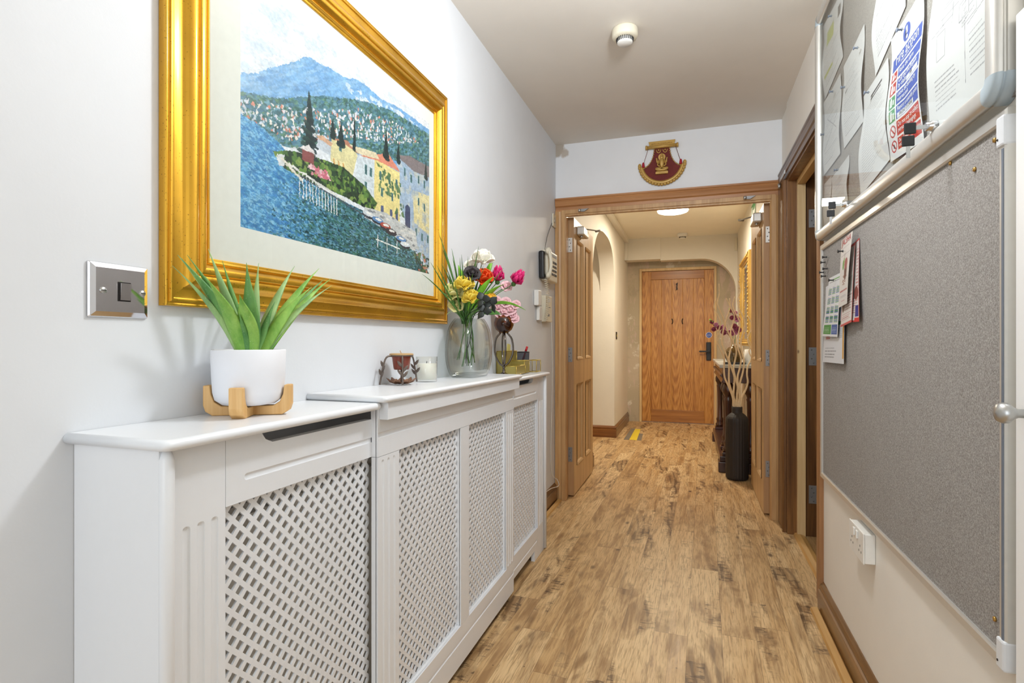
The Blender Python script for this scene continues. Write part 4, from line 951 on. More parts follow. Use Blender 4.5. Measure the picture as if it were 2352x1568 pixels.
# disc vase
VC = (-.815, 1.94); z = zt(1.94)
B = thing('glass_vase', 'large clear flat-sided round glass vase holding artificial flowers', 'vase', (VC[0], VC[1], z))
def vase_rings(R_, Tk, zc, inner=0):
    out = []
    for k in range(19):
        h = -.105+(.222)*k/18; a = math.sqrt(max(1e-5, R_*R_-(h+.004)**2)); b = Tk*(1-.22*(abs(h)/.12)**4)
        ring = []
        for j in range(40):
            t_ = 2*PI*j/40; e = 2/4.5; cc, ss = math.cos(t_), math.sin(t_)
            ring.append((VC[0]+b*math.copysign(abs(cc)**e, cc), VC[1]+a*math.copysign(abs(ss)**e, ss), zc+h))
        out.append(ring)
    return out
o = MB().loft(vase_rings(.134, .058, z+.107), True, False, True); o.face(list(range(40))); o.build('vase_body', M['glass_vase'], B)
ri = vase_rings(.128, .052, z+.107); ri = [[(x, y, max(zz, z+.012)) for x, y, zz in r_] for r_ in ri]
o = MB().loft(ri, True, False, True); o.face(list(range(40))); o.build('vase_inner_wall', M['glass_vase'], B)

# ---- artificial flowers
NECK = Vector((-.808, 1.915, 1.165))
def stem_pts(top, k=0):
    top = Vector(top); foot = Vector((VC[0]+.02*math.sin(k*2.1), VC[1]-.03+.05*math.cos(k*1.7), .985+.012*(k % 3)))
    nk = NECK+Vector((.012*math.cos(k*1.3), .02*math.sin(k*2.3), 0)); return crv([foot, foot.lerp(nk, .5)+Vector((.01*math.sin(k), .012*math.cos(k), 0)), nk, nk.lerp(top, .55)+Vector((0, 0, .012)), top], 5)
def blossom(parent, c, r, mat, layers=3, n=5, droop=.3, name='petal', facing=(.45, -.75, .45), bud=False):
    c = Vector(c); ax = Vector(facing).normalized(); u = ax.orthogonal().normalized(); v = ax.cross(u); m = MB()
    for L_ in range(layers):
        rr = r*(1-.27*L_); opn = .85-.28*L_
        if bud: rr = r*(1-.10*L_); opn = .92-.24*L_
        for k in range(n):
            a = 2*PI*(k+.5*(L_ % 2))/n+.3*L_; d_ = u*math.cos(a)+v*math.sin(a)
            p0 = c+d_*r*.05; p1 = c+d_*rr*opn*.75+ax*rr*(.28+.2*L_); p2 = c+d_*rr*opn+ax*rr*(.55+.22*L_-droop*(1 if L_ == 0 else .3))
            w = rr*.62
            if bud: p1 = c+d_*rr*(opn*1.05)+ax*rr*(.05+.1*L_); p2 = c+d_*rr*(opn+.12-.06*L_)+ax*rr*(.95+.16*L_-(.45 if L_ == 0 else 0)); w = rr*.80
            pts = bez(p0, p1, p2, 6)
            m.blade(pts, [w*x for x in (.25, .7, .95, 1.05, 1.0, .75, .3)], .0009, d_.cross(ax), .22, 10)
    m.sphere(c+ax*r*.28, r*.22, 10, 6)
    return m.build(name, mat, parent)
def flower(label, cat, top, r0, mat, k, group=None, nm='artificial_flower', leaves=0, lm='lime', stem=True, **kw):
    r = r0*1.25; t = thing(nm, label, cat, tuple(NECK if stem else top), group)
    if stem: MB().tube(stem_pts(top, k), .0016, 6).build('stem', M['grass'], t)
    blossom(t, top, r, M[mat], **kw)
    MB().lathe([(.0015, -.008), (r*.28, .0), (r*.2, .006)], tuple(Vector(top)-Vector((0, 0, .004))), 8).build('calyx', M['grass'], t)
    return t
GRP = None
flower('white artificial rose at the top of the bouquet', 'flower', (-.764, 1.945, 1.388), .031, 'p_white', 0, GRP, layers=4, n=5, facing=(.2, -.45, .9), bud=True)
flower('smaller white artificial flower behind the left of the rose', 'flower', (-.822, 1.965, 1.372), .024, 'p_white', 1, GRP, layers=2)
flower('yellow artificial tulip flower in the left middle of bouquet', 'flower', (-.799, 1.85, 1.285), .026, 'p_yellow', 2, GRP, layers=3, n=5, facing=(.2, -.5, .75), bud=True)
flower('pale yellow artificial flower at left beside the gilt frame', 'flower', (-.845, 1.858, 1.258), .028, 'p_cream', 3, GRP, layers=3, facing=(.2, -.7, .6), bud=True)
flower('cream artificial flower lowest on left above vase rim', 'flower', (-.843, 1.872, 1.212), .028, 'p_cream', 4, GRP, layers=2)
flower('bright yellow artificial flower in the centre of bouquet', 'flower', (-.778, 1.865, 1.238), .024, 'p_yellow', 5, GRP, layers=3, facing=(.1, -.6, .7), bud=True)
flower('yellow artificial bloom right of centre under the lime leaf', 'flower', (-.715, 1.90, 1.240), .022, 'p_amber', 6, GRP, layers=2)
flower('black artificial flower directly below the white rose', 'flower', (-.775, 1.868, 1.328), .030, 'p_black', 7, GRP, layers=3)
flower('orange red artificial flower between black bloom and magenta buds', 'flower', (-.752, 1.93, 1.318), .026, 'p_orange', 8, GRP, layers=3, facing=(.3, -.7, .6), bud=True)
for kk, (c, lab, D_) in enumerate((((-.707, 1.957, 1.305), 'magenta artificial bud nearer the bouquet centre', (.1, -.1, 1)), ((-.655, 1.996, 1.300), 'magenta artificial bud furthest right of the bouquet', (.55, .1, .8)))):
    t = thing('artificial_flower', lab, 'flower', tuple(NECK)); MB().tube(stem_pts(c, 9+kk), .0016, 6).build('stem', M['grass'], t)
    c = Vector(c); ax = Vector(D_).normalized(); u = ax.orthogonal().normalized(); v = ax.cross(u); m = MB()
    for L_ in range(4):
        for k in range(6):
            a = 2*PI*(k+.5*L_)/6; d_ = u*math.cos(a)+v*math.sin(a); b = c+ax*(.004+.009*L_); m.blade([b, b+d_*(.023-.004*L_)+ax*.012, b+d_*(.026-.005*L_)+ax*.034], [.006, .0105, .0008], .0007, d_.cross(ax), .2, 8)
    m.build('petal', M['p_magenta'], t); MB().sphere(tuple(c), .010, 10, 6).build('calyx', M['grass'], t)
flower('pale pink artificial bloom between the two magenta buds', 'flower', (-.690, 2.01, 1.292), .022, 'p_pink', 11, GRP, layers=2)
# dark leaves sprays
for kk, (c, lab) in enumerate((((-.715, 1.822, 1.228), 'black artificial leaf spray right of centre, upper of three'), ((-.684, 1.832, 1.210), 'black artificial leaf spray furthest right of three'), ((-.712, 1.822, 1.186), 'black artificial leaf spray hanging lowest at vase rim'))):
    t = thing('artificial_leaf_spray', lab, 'leaf', tuple(NECK)); MB().tube(stem_pts(c, 12+kk), .0014, 6).build('stem', M['darkleaf'], t)
    for k in range(3):
        a = 2.1*k+kk; q = Vector(c)+Vector((.034*math.cos(a), .008*math.sin(a), .034*math.sin(a))); MB().blade(bez(Vector(c), Vector(c).lerp(q, .5)+Vector((0, -.006, .004)), q, 8), [.002, .009, .013, .0155, .0155, .013, .009, .005, .0006], .0008, Vector((.3*math.sin(a), .3, -math.cos(a))), .15, 8).build('leaf', M['darkleaf'], t)
# broad lime leaves
LV = [((-.737, 2.0, 1.412), .013, 'small lime leaf standing beside the white rose', 'lime', .02), ((-.84, 1.89, 1.368), .014, 'broad lime leaf pointing up left of the black flower', 'lime', .02),
      ((-.654, 1.89, 1.290), .013, 'lime leaf reaching right beneath the magenta buds', 'lime', .035), ((-.700, 1.89, 1.318), .012, 'mid green leaf rising right in front of orange flower', 'lime', .03),
      ((-.590, 1.945, 1.195), .0085, 'long narrow lime leaf arching out over the bubble vase', 'lime', .09), ((-.672, 1.905, 1.178), .016, 'dark green leaf lying over the right vase rim', 'grass', .03),
      ((-.70, 1.88, 1.225), .014, 'green leaf low in front of the pink cluster', 'grass', .03)]
for k, (tp, w, lab, mt, arc) in enumerate(LV):
    t = thing('artificial_leaf', lab, 'leaf', tuple(NECK)); tp = Vector(tp); b = NECK+Vector((.01*math.cos(k), .012*math.sin(k*2), .0)); q = b.lerp(tp, .5)+Vector((0, 0, arc))
    pts = bez(b, q, tp, 12); w *= 1.45 if k != 4 else 1.1
    MB().blade(pts, [max(.0006, w*min(1, max(.1, (t_-.15)*2.2))*(1-t_**3)) for t_ in [i/12 for i in range(13)]], .0008, Vector((.85, .35, .35)) if k != 4 else Vector((.3, -.5, .8)), .2, 8).build('blade', M[mt], t)
FL = ['dark green filler leaf poking left at the vase neck', 'bright lime filler leaf low at the front of the vase neck', 'pale green filler leaf at the front right of the vase neck', 'dark green filler leaf rising on the right of the vase neck', 'bright lime filler leaf behind the stems at the vase neck', 'pale green filler leaf leaning back toward the wall above vase']
for k in range(6):
    a = -2.6+k*.95; t = thing('artificial_leaf', FL[k], 'leaf', tuple(NECK))
    tp = NECK+Vector((.045*math.cos(a)+.02, .05*math.sin(a), .075+.035*math.sin(k*2.2))); tp.x = max(tp.x, -.855); b = NECK+Vector((0, 0, -.01)); q = b.lerp(tp, .5)+Vector((0, 0, .02))
    MB().blade(bez(b, q, tp, 10), [max(.0006, .013*min(1, max(.15, i/10*2))*(1-(i/10)**3)) for i in range(11)], .0008, Vector((.85, .4, .3)), .2, 8).build('blade', M[('grass', 'lime', 'grass2')[k % 3]], t)
# grass blades: one bunch
GB = thing('artificial_grass', 'bunch of long thin dark green grass blades arching from vase', 'grass bunch', tuple(NECK))
gt = [(-.878, 1.80, 1.478), (-.876, 1.82, 1.429), (-.849, 1.857, 1.391), (-.86, 1.70, 1.352), (-.872, 1.66, 1.308), (-.868, 1.80, 1.362), (-.823, 1.866, 1.391), (-.872, 1.80, 1.255), (-.862, 1.83, 1.175), (-.668, 1.917, 1.352), (-.707, 1.904, 1.190), (-.751, 1.89, 1.193), (-.794, 1.876, 1.396), (-.735, 1.895, 1.354), (-.77, 1.883, 1.300), (-.872, 1.77, 1.354), (-.84, 1.83, 1.42), (-.80, 1.86, 1.35), (-.86, 1.84, 1.33), (-.83, 1.85, 1.29)]
for k in range(14):
    a = k*2.4; gt.append((max(-.868, -.815+.07*math.cos(a)), 1.885+.10*math.sin(a), 1.26+.013*k))
for k, tp in enumerate(gt):
    tp = Vector(tp); b = NECK+Vector((-.012+.008*math.sin(k*1.9), -.006+.010*math.cos(k*2.7), -.02)); q = b.lerp(tp, .55)+Vector((0, 0, .055 if tp.z < 1.26 else (.03 if k % 3 else .012))); q.x = max(q.x, -.862)
    MB().blade(bez(b, q, tp, 12), [.0019, .0026, .003, .0032, .0032, .0031, .003, .0027, .0024, .002, .0015, .001, .0003], .0005, Vector((.8, .5, .1)), .2, 6).build('grass_blade', M['grass2'] if k in (8, 10, 11, 14, 7) else M['grass'], GB)
# bubble vase on claw stem with pink hydrangea
bz = zt(2.1)-.001; q0 = Vector((-.835, 2.40, shz(2.40)+.0012))
B = thing('stemmed_bowl_vase', 'mottled amber glass bubble on looped silver claw stem', 'vase', tuple(q0))
s_ = .93
MB().lathe([(.026, 0), (.027, .003), (.016, .007), (.006, .014), (.008, .022), (.004, .03), (.009, .036), (.004, .042)], tuple(q0), 24).build('foot', M['gunmetal'], B)
for k in range(4):
    a = PI/2*k+.5; d_ = Vector((math.cos(a), math.sin(a), 0))
    MB().tube(crv([q0+Vector((0, 0, .040)), q0+d_*.022+Vector((0, 0, .056)), q0+d_*.043+Vector((0, 0, .105)), q0+d_*.038+Vector((0, 0, .165)), q0+d_*.016+Vector((0, 0, .196))], 6), .0045, 8).build('claw', M['gunmetal'], B)
bc = q0+Vector((0, 0, .240))
MB().lathe([(.0005, -.048), (.022, -.043), (.038, -.029), (.046, -.010), (.047, .004), (.042, .022), (.032, .035), (.024, .040)], tuple(bc), 32, cap=False).build('bubble_bowl', M['glass_amber'], B)
MB().sphere(tuple(bc-Vector((0, 0, .006))), .036, 18, 10).build('bowl_filling', plain('dark_copper_filling', (92, 52, 34), .25, .5, .5), B)
H = thing('artificial_hydrangea', 'pale pink ruffled artificial hydrangea head on amber bubble vase', 'flower', tuple(bc))
for k, (dx, dz, r_) in enumerate(((0, .055, .032), (-.022, .075, .026), (.024, .062, .028), (.006, .095, .026), (.03, .035, .024), (-.018, .045, .024), (.040, .02, .022), (-.03, .105, .022), (.045, .085, .022))):
    blossom(H, bc+Vector((dx*1.15+.006, dx*.35-.012, dz)), r_*1.22, M['p_pink'], layers=2, n=5, name='flower_head', facing=(.3, -.8, .35))

# desk organiser set at the far end of the centre shelf
oy = 2.60; z = shz(oy)+.0034
O = thing('desk_organiser', 'translucent gold desk organiser with open trays at shelf end', 'organiser', (-.84, oy, z))
def tray(nm, x0, x1, y0, y1, h, mat=M['goldglass']):
    m = MB(); w = .0025
    m.box(x0, x1, y0, y1, z, z+w).box(x0, x0+w, y0, y1, z, z+h).box(x1-w, x1, y0, y1, z, z+h).box(x0, x1, y0, y0+w, z, z+h).box(x0, x1, y1-w, y1, z, z+h)
    o = m.build(nm, mat, O)
    e = MB()
    for a, b in (((x0, y0), (x1, y0)), ((x1, y0), (x1, y1)), ((x1, y1), (x0, y1)), ((x0, y1), (x0, y0))):
        for hh in (h, .002): e.tube([(a[0], a[1], z+hh), (b[0], b[1], z+hh)], .0018, 5)
    for a in ((x0, y0), (x1, y0), (x1, y1), (x0, y1)): e.tube([(a[0], a[1], z), (a[0], a[1], z+h)], .0018, 5)
    e.build('brass_edge', M['brass'], o)
tray('front_tray', -.842, -.775, 2.40, 2.545, .040); tray('back_tray', -.872, -.782, 2.552, 2.635, .060); tray('tall_slot', -.892, -.846, 2.46, 2.63, .108)
tray('end_tray', -.790, -.745, 2.64, 2.72, .060, M['glass'])
t = thing('paper_pad', 'yellow paper slips standing in gold organiser slot', 'paper', (-.87, 2.47, z+.02))
MB().prism([(-.02, 0), (.03, 0), (.055, .135), (.02, .14)], lambda a, b, d: (-.864-d, 2.53+a, z+.004+b), 0, .006).build('slips', plain('pale_yellow_paper', (222, 208, 120), .7), t)
t = thing('pen_pot', 'round grey mesh pen pot beside the gold organiser', 'pen pot', (-.828, 2.68, z))
MB().lathe([(.030, .001), (.033, .10)], (-.828, 2.68, z), 24, cap=False).build('mesh_wall', M['mesh'], t)
MB().lathe([(.0325, .098), (.0345, .10), (.0325, .103), (.031, .10)], (-.828, 2.68, z), 24, cap=False).build('rim', M['black'], t); MB().lathe([(.030, 0), (.030, .002)], (-.828, 2.68, z), 24).build('base', M['black'], t)
t = thing('marker_pen', 'red capped marker pen leaning in the mesh pen pot', 'pen', (-.828, 2.68, z))
MB().tube([(-.842, 2.665, z+.005), (-.818, 2.695, z+.105)], .0055, 8).build('barrel', M['penmaroon'], t); MB().tube([(-.818, 2.695, z+.105), (-.812, 2.703, z+.128)], .0062, 8).build('cap', M['penred'], t)

# ================================================================== PHONE AND BOXES ON LEFT WALL
wl = wx(3.3)
T = thing('wall_telephone', 'ivory corded intercom telephone by the left door frame', 'telephone', (wl, 3.29, 1.54))
MB().box(wl+.001, wl+.034, 3.205, 3.25, 1.462, 1.632).mapped(lambda x, y, z: (x, y+(z-1.462)*-.05, z)).build('cradle', M['black'], T, bevel=.01)
MB().box(wl+.001, wl+.050, 3.25, 3.49, 1.455, 1.645).build('body', M['ivory'], T, bevel=.010, bseg=3)
hs = crv([(wl+.050, 3.235, 1.475), (wl+.060, 3.235, 1.49), (wl+.070, 3.237, 1.55), (wl+.060, 3.237, 1.625), (wl+.048, 3.237, 1.645)], 6)
m = MB(); n_ = len(hs); m.tube(hs, [.017-.006*math.sin(PI*i/(n_-1)) for i in range(n_)], 12); m.sphere((wl+.053, 3.235, 1.483), .021, 12, 8, (.8, 1, 1)); m.sphere((wl+.050, 3.237, 1.632), .021, 12, 8, (.8, 1, 1)); m.build('handset', M['ivory'], T)
for r_ in range(4):
    for c_ in range(3): MB().box(wl+.049, wl+.054, 3.335+c_*.046, 3.335+c_*.046+.030, 1.495+r_*.026, 1.495+r_*.026+.015).build('key', M['black'], T, bevel=.002)
MB().box(wl+.049, wl+.0515, 3.34, 3.46, 1.612, 1.628).build('display_strip', M['slot'], T)
hel = []
for i in range(150):
    t_ = i/149; a = t_*2*PI*21; base = Vector((wl+.035+.012*math.sin(t_*3), 3.235+.015*math.sin(PI*t_), 1.465-.26*t_)); hel.append(base+Vector((.010*math.cos(a), .010*math.sin(a), 0)))
MB().tube(hel, .0019, 5).build('coiled_cord', M['ivory'], T)
tag(MB().tube(crv([(wl+.012, 3.30, 1.64), (wl+.006, 3.40, 1.76), (wl+.004, 3.56, 1.895)], 6), .0022, 6).build('telephone_cable', M['alu_dark']), 'thin grey cable running up from telephone to small wall plate', 'cable')
def wbox(nm, lab, cat, y0, y1, z0, z1, d, mat='white_plastic', det=None):
    t = thing(nm, lab, cat, (wx(y0), (y0+y1)/2, z0)); MB().box(wx(y1)+.001, wx(y1)+d, y0, y1, z0, z1).build('cover', M[mat], t, bevel=.004)
    if det: det(t)
    return t
wbox('junction_box', 'square white telephone socket box, upper one beside coiled cord', 'wall box', 3.10, 3.17, 1.292, 1.383, .030)
wbox('junction_box', 'white socket box directly below another beside coiled cord', 'wall box', 3.15, 3.215, 1.205, 1.290, .022)
def det(t):
    x = wx(3.3)+.032
    MB().box(x-.001, x+.0015, 3.30, 3.36, 1.325, 1.348).build('label_strip', M['plastic_light'], t); MB().box(x-.001, x+.002, 3.30, 3.34, 1.235, 1.25).build('button', M['slot'], t)
    MB().box(x-.001, x+.0012, 3.29, 3.37, 1.29, 1.294).build('groove', M['slot'], t)
wbox('door_entry_unit', 'ivory door entry unit between coiled cord and door frame', 'intercom', 3.26, 3.41, 1.20, 1.365, .032, 'ivory', det)
t = wbox('wall_plate', 'small worn beige plate high beside the left door casing', 'wall plate', 3.52, 3.60, 1.845, 1.93, .012, 'ivory')
MB().tube([(wx(3.55)+.014, 3.55, 1.87), (wx(3.55)+.014, 3.55, 1.905)], .003, 6).build('hook', M['steel'], t)
tag(MB().tube(crv([(wx(3.5)+.004, 3.50, 1.205), (wx(3.5)+.004, 3.53, .9), (wx(3.5)+.004, 3.50, .5), (wx(3.5)+.006, 3.50, .22), (wx(3.5)+.03, 3.56, .15), (wx(3.5)+.045, 3.53, .118), (wx(3.5)+.02, 3.38, .13), (wx(3.3)+.01, 3.10, .128), (wx(3)+.01, 2.84, .13)], 6), .0022, 6).build('telephone_cable', M['white_plastic']), 'white cable dropping from door entry unit to the skirting', 'cable')

# ================================================================== PLAQUE ABOVE DOOR
P0 = Vector((-.185, 3.633, 2.22))
Q = thing('wall_plaque', 'maroon and gold fan shaped plaque with seated figure above doorway', 'plaque', tuple(P0))
fp = lambda a, b, d: (P0.x+a, P0.y-d, P0.z+b)
rot8 = lambda a, b: (a, b+a*.0)
# fan body outline
R1 = .125; cy_ = .01
out = []
for i in range(25):
    a = math.radians(197+146*i/24); out.append((R1*math.cos(a), cy_+R1*math.sin(a)))
for i in range(1, 9): t_ = i/9; out.append((.119-.07*math.sin(t_*PI/2), -.024+.128*(1-math.cos(t_*PI/2))+.0))
out += [(.046, .108), (-.046, .108)]
for i in range(8, 0, -1): t_ = i/9; out.append((-.119+.07*math.sin(t_*PI/2), -.024+.128*(1-math.cos(t_*PI/2))))
MB().prism(out, fp, .002, .010).build('fabric_panel', M['maroon'], Q)
m = MB(); arc = [fp(.131*math.cos(math.radians(a)), cy_+.131*math.sin(math.radians(a)), .010) for a in range(190, 351, 4)]; m.tube(arc, .013, 8)
for k in range(21):
    a = math.radians(191+158*k/20); m.sphere(fp(.141*math.cos(a), cy_+.141*math.sin(a), .010), .0125, 8, 6, (1, .8, 1))
m.sphere(fp(-.140, -.004, .010), .014, 10, 6, (.8, .5, 1.2)); m.sphere(fp(.140, -.004, .010), .014, 10, 6, (.8, .5, 1.2))
m.build('scalloped_border', M['plaque_gold'], Q)
m = MB()
for sg in (1, -1):
    for i in range(14):
        t_ = i/13; m.sphere(fp(sg*(.122-.075*math.sin(t_*PI/2)), -.020+.128*(1-math.cos(t_*PI/2)), .012), .0048, 8, 5)
for sg in (-.02, .02): m.tube([fp(sg+.014*math.cos(a), .092+.022*math.sin(a), .012) for a in np.linspace(PI, 2*PI, 9)], .003, 6); m.sphere(fp(sg, .088, .012), .006, 8, 6)
m.build('beaded_edge', M['plaque_gold'], Q)
m = MB(); m.tube([fp(-.098, .108, .018), fp(.098, .108, .018)], .011, 12); m.prism([(-.075, .112), (-.083, .143), (.083, .143), (.075, .112)], fp, .006, .022)
for k in range(11): m.sphere(fp(-.06+.012*k, .126, .022), .005, 8, 5)
for sg in (-1, 1): m.lathe([(.013, -.006), (.015, 0), (.013, .006)], fp(sg*.096, .108, .018), 12, 'X')
m.build('scroll_bar', M['plaque_gold'], Q)
for sg in (-1, 1):
    m = MB(); m.tube([fp(sg*.085, .10, .02), fp(sg*.112, .012, .02)], .0015, 5); m.build('cord', M['maroon'], Q)
    MB().lathe([(.003, .018), (.007, .012), (.010, -.012), (.004, -.016)], fp(sg*.116, -.002, .018), 8).build('tassel', M['redthread'], Q)
m = MB().mat(M['plaque_gold']); g = fp
m.lathe([(.0225, -.004), (.0225, .002)], fp(0, .040, .014), 20, 'Y'); m.build('halo', plain('bright_gilt', (236, 186, 84), .3, .6), Q)
m = MB(); m.sphere(g(0, .036, .022), .011, 12, 8, (1, .8, 1.15)); m.lathe([(.010, 0), (.006, .012), (.002, .022)], g(0, .044, .022), 10)
m.lathe([(.010, -.040), (.014, -.022), (.018, .002), (.015, .016), (.006, .024)], g(0, .006, .020), 12)
for sg in (-1, 1):
    m.tube(crv([g(sg*.016, .022, .02), g(sg*.028, .002, .026), g(sg*.030, .020, .03), g(sg*.033, .032, .028)], 4), .0045, 6)
    m.tube(crv([g(sg*.016, .018, .02), g(sg*.025, -.012, .028), g(sg*.012, -.024, .034)], 4), .0048, 6)
    m.tube(crv([g(sg*.006, -.034, .024), g(sg*.034, -.036, .03), g(sg*.020, -.046, .036), g(-sg*.012, -.046, .034)], 4), .0078, 8)
m.build('seated_figure', M['plaque_gold'], Q)
m = MB(); m.lathe([(.040, -.065), (.037, -.058), (.034, -.052), (.036, -.046)], g(0, 0, .020), 16); m.mapped(lambda x, y, z: (x, P0.y-.02+(y-P0.y+.02)*.35, z)); m.box(P0.x-.038, P0.x+.038, P0.y-.032, P0.y-.008, P0.z-.070, P0.z-.056); m.build('pedestal', M['plaque_gold'], Q)

# ================================================================== CEILING THINGS
def detector(label, x, y, z, r=.055, sc=1):
    t = thing('smoke_detector', label, 'smoke detector', (x, y, z)); 
    MB().lathe([(r*.95, 0), (r, -.006), (r, -.030), (r*.94, -.038), (r*.70, -.042)], (x, y, z), 36).build('housing', M['ivory'] if sc else M['white_plastic'], t, bevel=0)
    MB().lathe([(r*.62, -.040), (r*.60, -.058), (r*.5, -.064), (.0001, -.065)], (x, y, z), 30).build('sensor_cap', M['white_plastic'], t)
    m = MB()
    for k in range(26):
        a = 2*PI*k/26; c_, s_ = math.cos(a), math.sin(a); m.tube([(x+r*.66*c_, y+r*.66*s_, z-.0405), (x+r*.605*c_, y+r*.605*s_, z-.0555)], .0022, 5)
    m.build('vent_slot', M['black'], t)
detector('white smoke detector on the near corridor ceiling', -.275, 2.375, 2.42)
detector('smoke detector on far hall ceiling before the lintel', -.114, 7.0, 2.40, .06, 0)
t = thing('ceiling_light', 'round lit flush ceiling light in the far hall', 'ceiling light', (-.18, 5.52, 2.40))
MB().lathe([(.150, 0), (.155, -.01), (.155, -.045), (.148, -.05)], (-.18, 5.52, 2.40), 40).build('housing', M['white_plastic'], t)
MB().lathe([(.146, -.050), (.142, -.062), (.12, -.070), (.0001, -.074)], (-.18, 5.52, 2.40), 40).build('diffuser', M['lamp'], t)
# ================================================================== FAR HALL THINGS
t = thing('console_table', 'dark carved mahogany console table with grey marble top', 'console table', (.37, 5.6, 0))
CY0, CY1, CX0, CX1 = 4.80, 6.35, .225, .525
MB().box(CX0-.012, CX1, CY0-.02, CY1+.02, .858, .885).build('marble_top', M['marble'], t, bevel=.005)
m = MB(); m.box(CX0+.012, CX1, CY0, CY1, .735, .857); m.prism([(0, .775), (-.016, .79), (-.02, .80), (0, .81)], lambda a, b, d: (CX0+.012+a, d, b), CY0, CY1); m.prism([(0, .735), (-.012, .738), (0, .76)], lambda a, b, d: (CX0+.012+a, d, b), CY0, CY1)
m.build('frieze', M['mahog'], t, bevel=.003)
m = MB()
for s0 in (.0, .012, .024):
    for (a, b, c, d_) in ((.035+s0, .23-s0, .770+s0, .774+s0), (.035+s0, .23-s0, .826-s0, .830-s0)): m.box(CX0+a, CX0+b, CY0-.005, CY0+.002, c, d_)
    m.box(CX0+.035+s0, CX0+.039+s0, CY0-.005, CY0+.002, .770+s0, .830-s0); m.box(CX0+.226-s0, CX0+.23-s0, CY0-.005, CY0+.002, .770+s0, .830-s0)
m.build('carved_key_pattern', M['mahog'], t)
lp = [(.042, .16), (.046, .19), (.036, .20), (.034, .22), (.040, .24), (.028, .26), (.026, .40), (.030, .58), (.034, .60), (.028, .61), (.034, .63), (.046, .65), (.048, .68), (.040, .71), (.03, .735)]
for (x, y) in ((CX0+.06, CY0+.06), (CX0+.23, CY0+.06), (CX0+.06, CY1-.06), (CX0+.23, CY1-.06), (CX0+.06, CY0+.35)):
    MB().lathe(lp, (x, y, 0), 20).build('leg', M['mahog'], t)
m = MB(); m.box(CX0-.01, CX1, CY0+.0, CY1, .085, .13).box(CX0-.02, CX1, CY0-.012, CY0+.13, 0, .085).box(CX0-.02, CX1, CY1-.13, CY1+.012, 0, .085).box(CX0+.01, CX0+.26, CY0+.01, CY0+.11, .13, .16).box(CX0+.01, CX0+.26, CY1-.11, CY1-.01, .13, .16).box(CX0+.01, CX0+.11, CY0+.30, CY0+.40, .13, .16)
m.build('plinth', M['mahog'], t, bevel=.005)
# floor vase with ribs and twigs
vx, vy = .333, 4.60
t = thing('floor_vase', 'tall charcoal ribbed bottle vase on floor by right door leaf', 'vase', (vx, vy, 0))
vp = [(.070, .0), (.080, .012), (.083, .03), (.083, .46), (.080, .477), (.072, .490), (.050, .512), (.0395, .520), (.0395, .566), (.036, .568), (.032, .560), (.032, .50)]
rings = []
N_ = 96
fine = []
for i in range(len(vp)-1):
    (r0, h0), (r1, h1) = vp[i], vp[i+1]; k_ = 58 if (h1-h0) > .3 else (4 if i in (4, 5) else 2)
    for k in range(k_): fine.append((r0+(r1-r0)*k/k_, h0+(h1-h0)*k/k_))
fine.append(vp[-1])
for (r_, h_) in fine:
    rb = .0016 if h_ < .512 else 0; hb = .0007*math.sin(h_*780) if .03 < h_ < .46 else 0
    rings.append([(vx+(r_+rb*math.sin(j*PI/2*1)+hb)*math.cos(2*PI*j/N_), vy+(r_+rb*math.sin(j*PI/2)+hb)*math.sin(2*PI*j/N_), h_) for j in range(N_)])
MB().loft(rings, True, True, True).build('vase_body', M['vaseblack'], t)
bt = [(.18, 4.537, 1.414), (.198, 4.543, 1.528), (.253, 4.561, 1.414), (.28, 4.57, 1.414), (.316, 4.582, 1.428), (.339, 4.589, 1.552), (.411, 4.613, 1.276)]
bl = ['leftmost pale twisted branch forking away toward the oak door', 'second twisted branch from left, tall and bending back', 'third twisted branch from left with a short curled tip', 'middle twisted branch ending in a hooked tip', 'twisted branch right of the hooked one, straighter tip', 'tallest nearly straight twisted branch in charcoal vase', 'rightmost thick twisted branch nearest the door leaf']
for k, tp in enumerate(bt):
    g_ = thing('twisted_branch', bl[k], 'branch', (vx, vy, .56), 'twisted branches in the charcoal vase')
    b = Vector((vx+.022*math.cos(k*.9+2.4), vy+.018*math.sin(k*.9), .40)); b2 = Vector((vx+(-.024+.008*k), vy+.004*math.sin(k), .57)); tp = Vector(tp); pts = [b, b2]
    n_ = 12
    for i in range(1, n_+1):
        t_ = i/n_; base = b2.lerp(tp, t_**.95); mid_x = vx+(-.06+.03*k-vx*0)*math.sin(PI*t_)*.35
        base.x = base.x+(-.03+.012*k)*math.sin(PI*t_); am = .0155*(.5+t_); ph = k*1.7+i*1.55
        pts.append(base+Vector((am*math.sin(ph), am*.6*math.cos(ph), 0)))
    pts[-1] = tp; c_ = crv(pts, 4); MB().tube(c_, [.0085-.0048*i/(len(c_)-1) for i in range(len(c_))], 7).build('branch_stem', M['twig'], g_)
    if k in (0, 3, 6):
        s0 = c_[int(len(c_)*.55)]; MB().tube(crv([s0, s0+Vector((-.02, 0, .05)), s0+Vector((-.005, .01, .10)), s0+Vector((-.03, 0, .16))], 5), [.0048-.00014*i for i in range(16)], 6).build('side_shoot', M['twig'], g_)
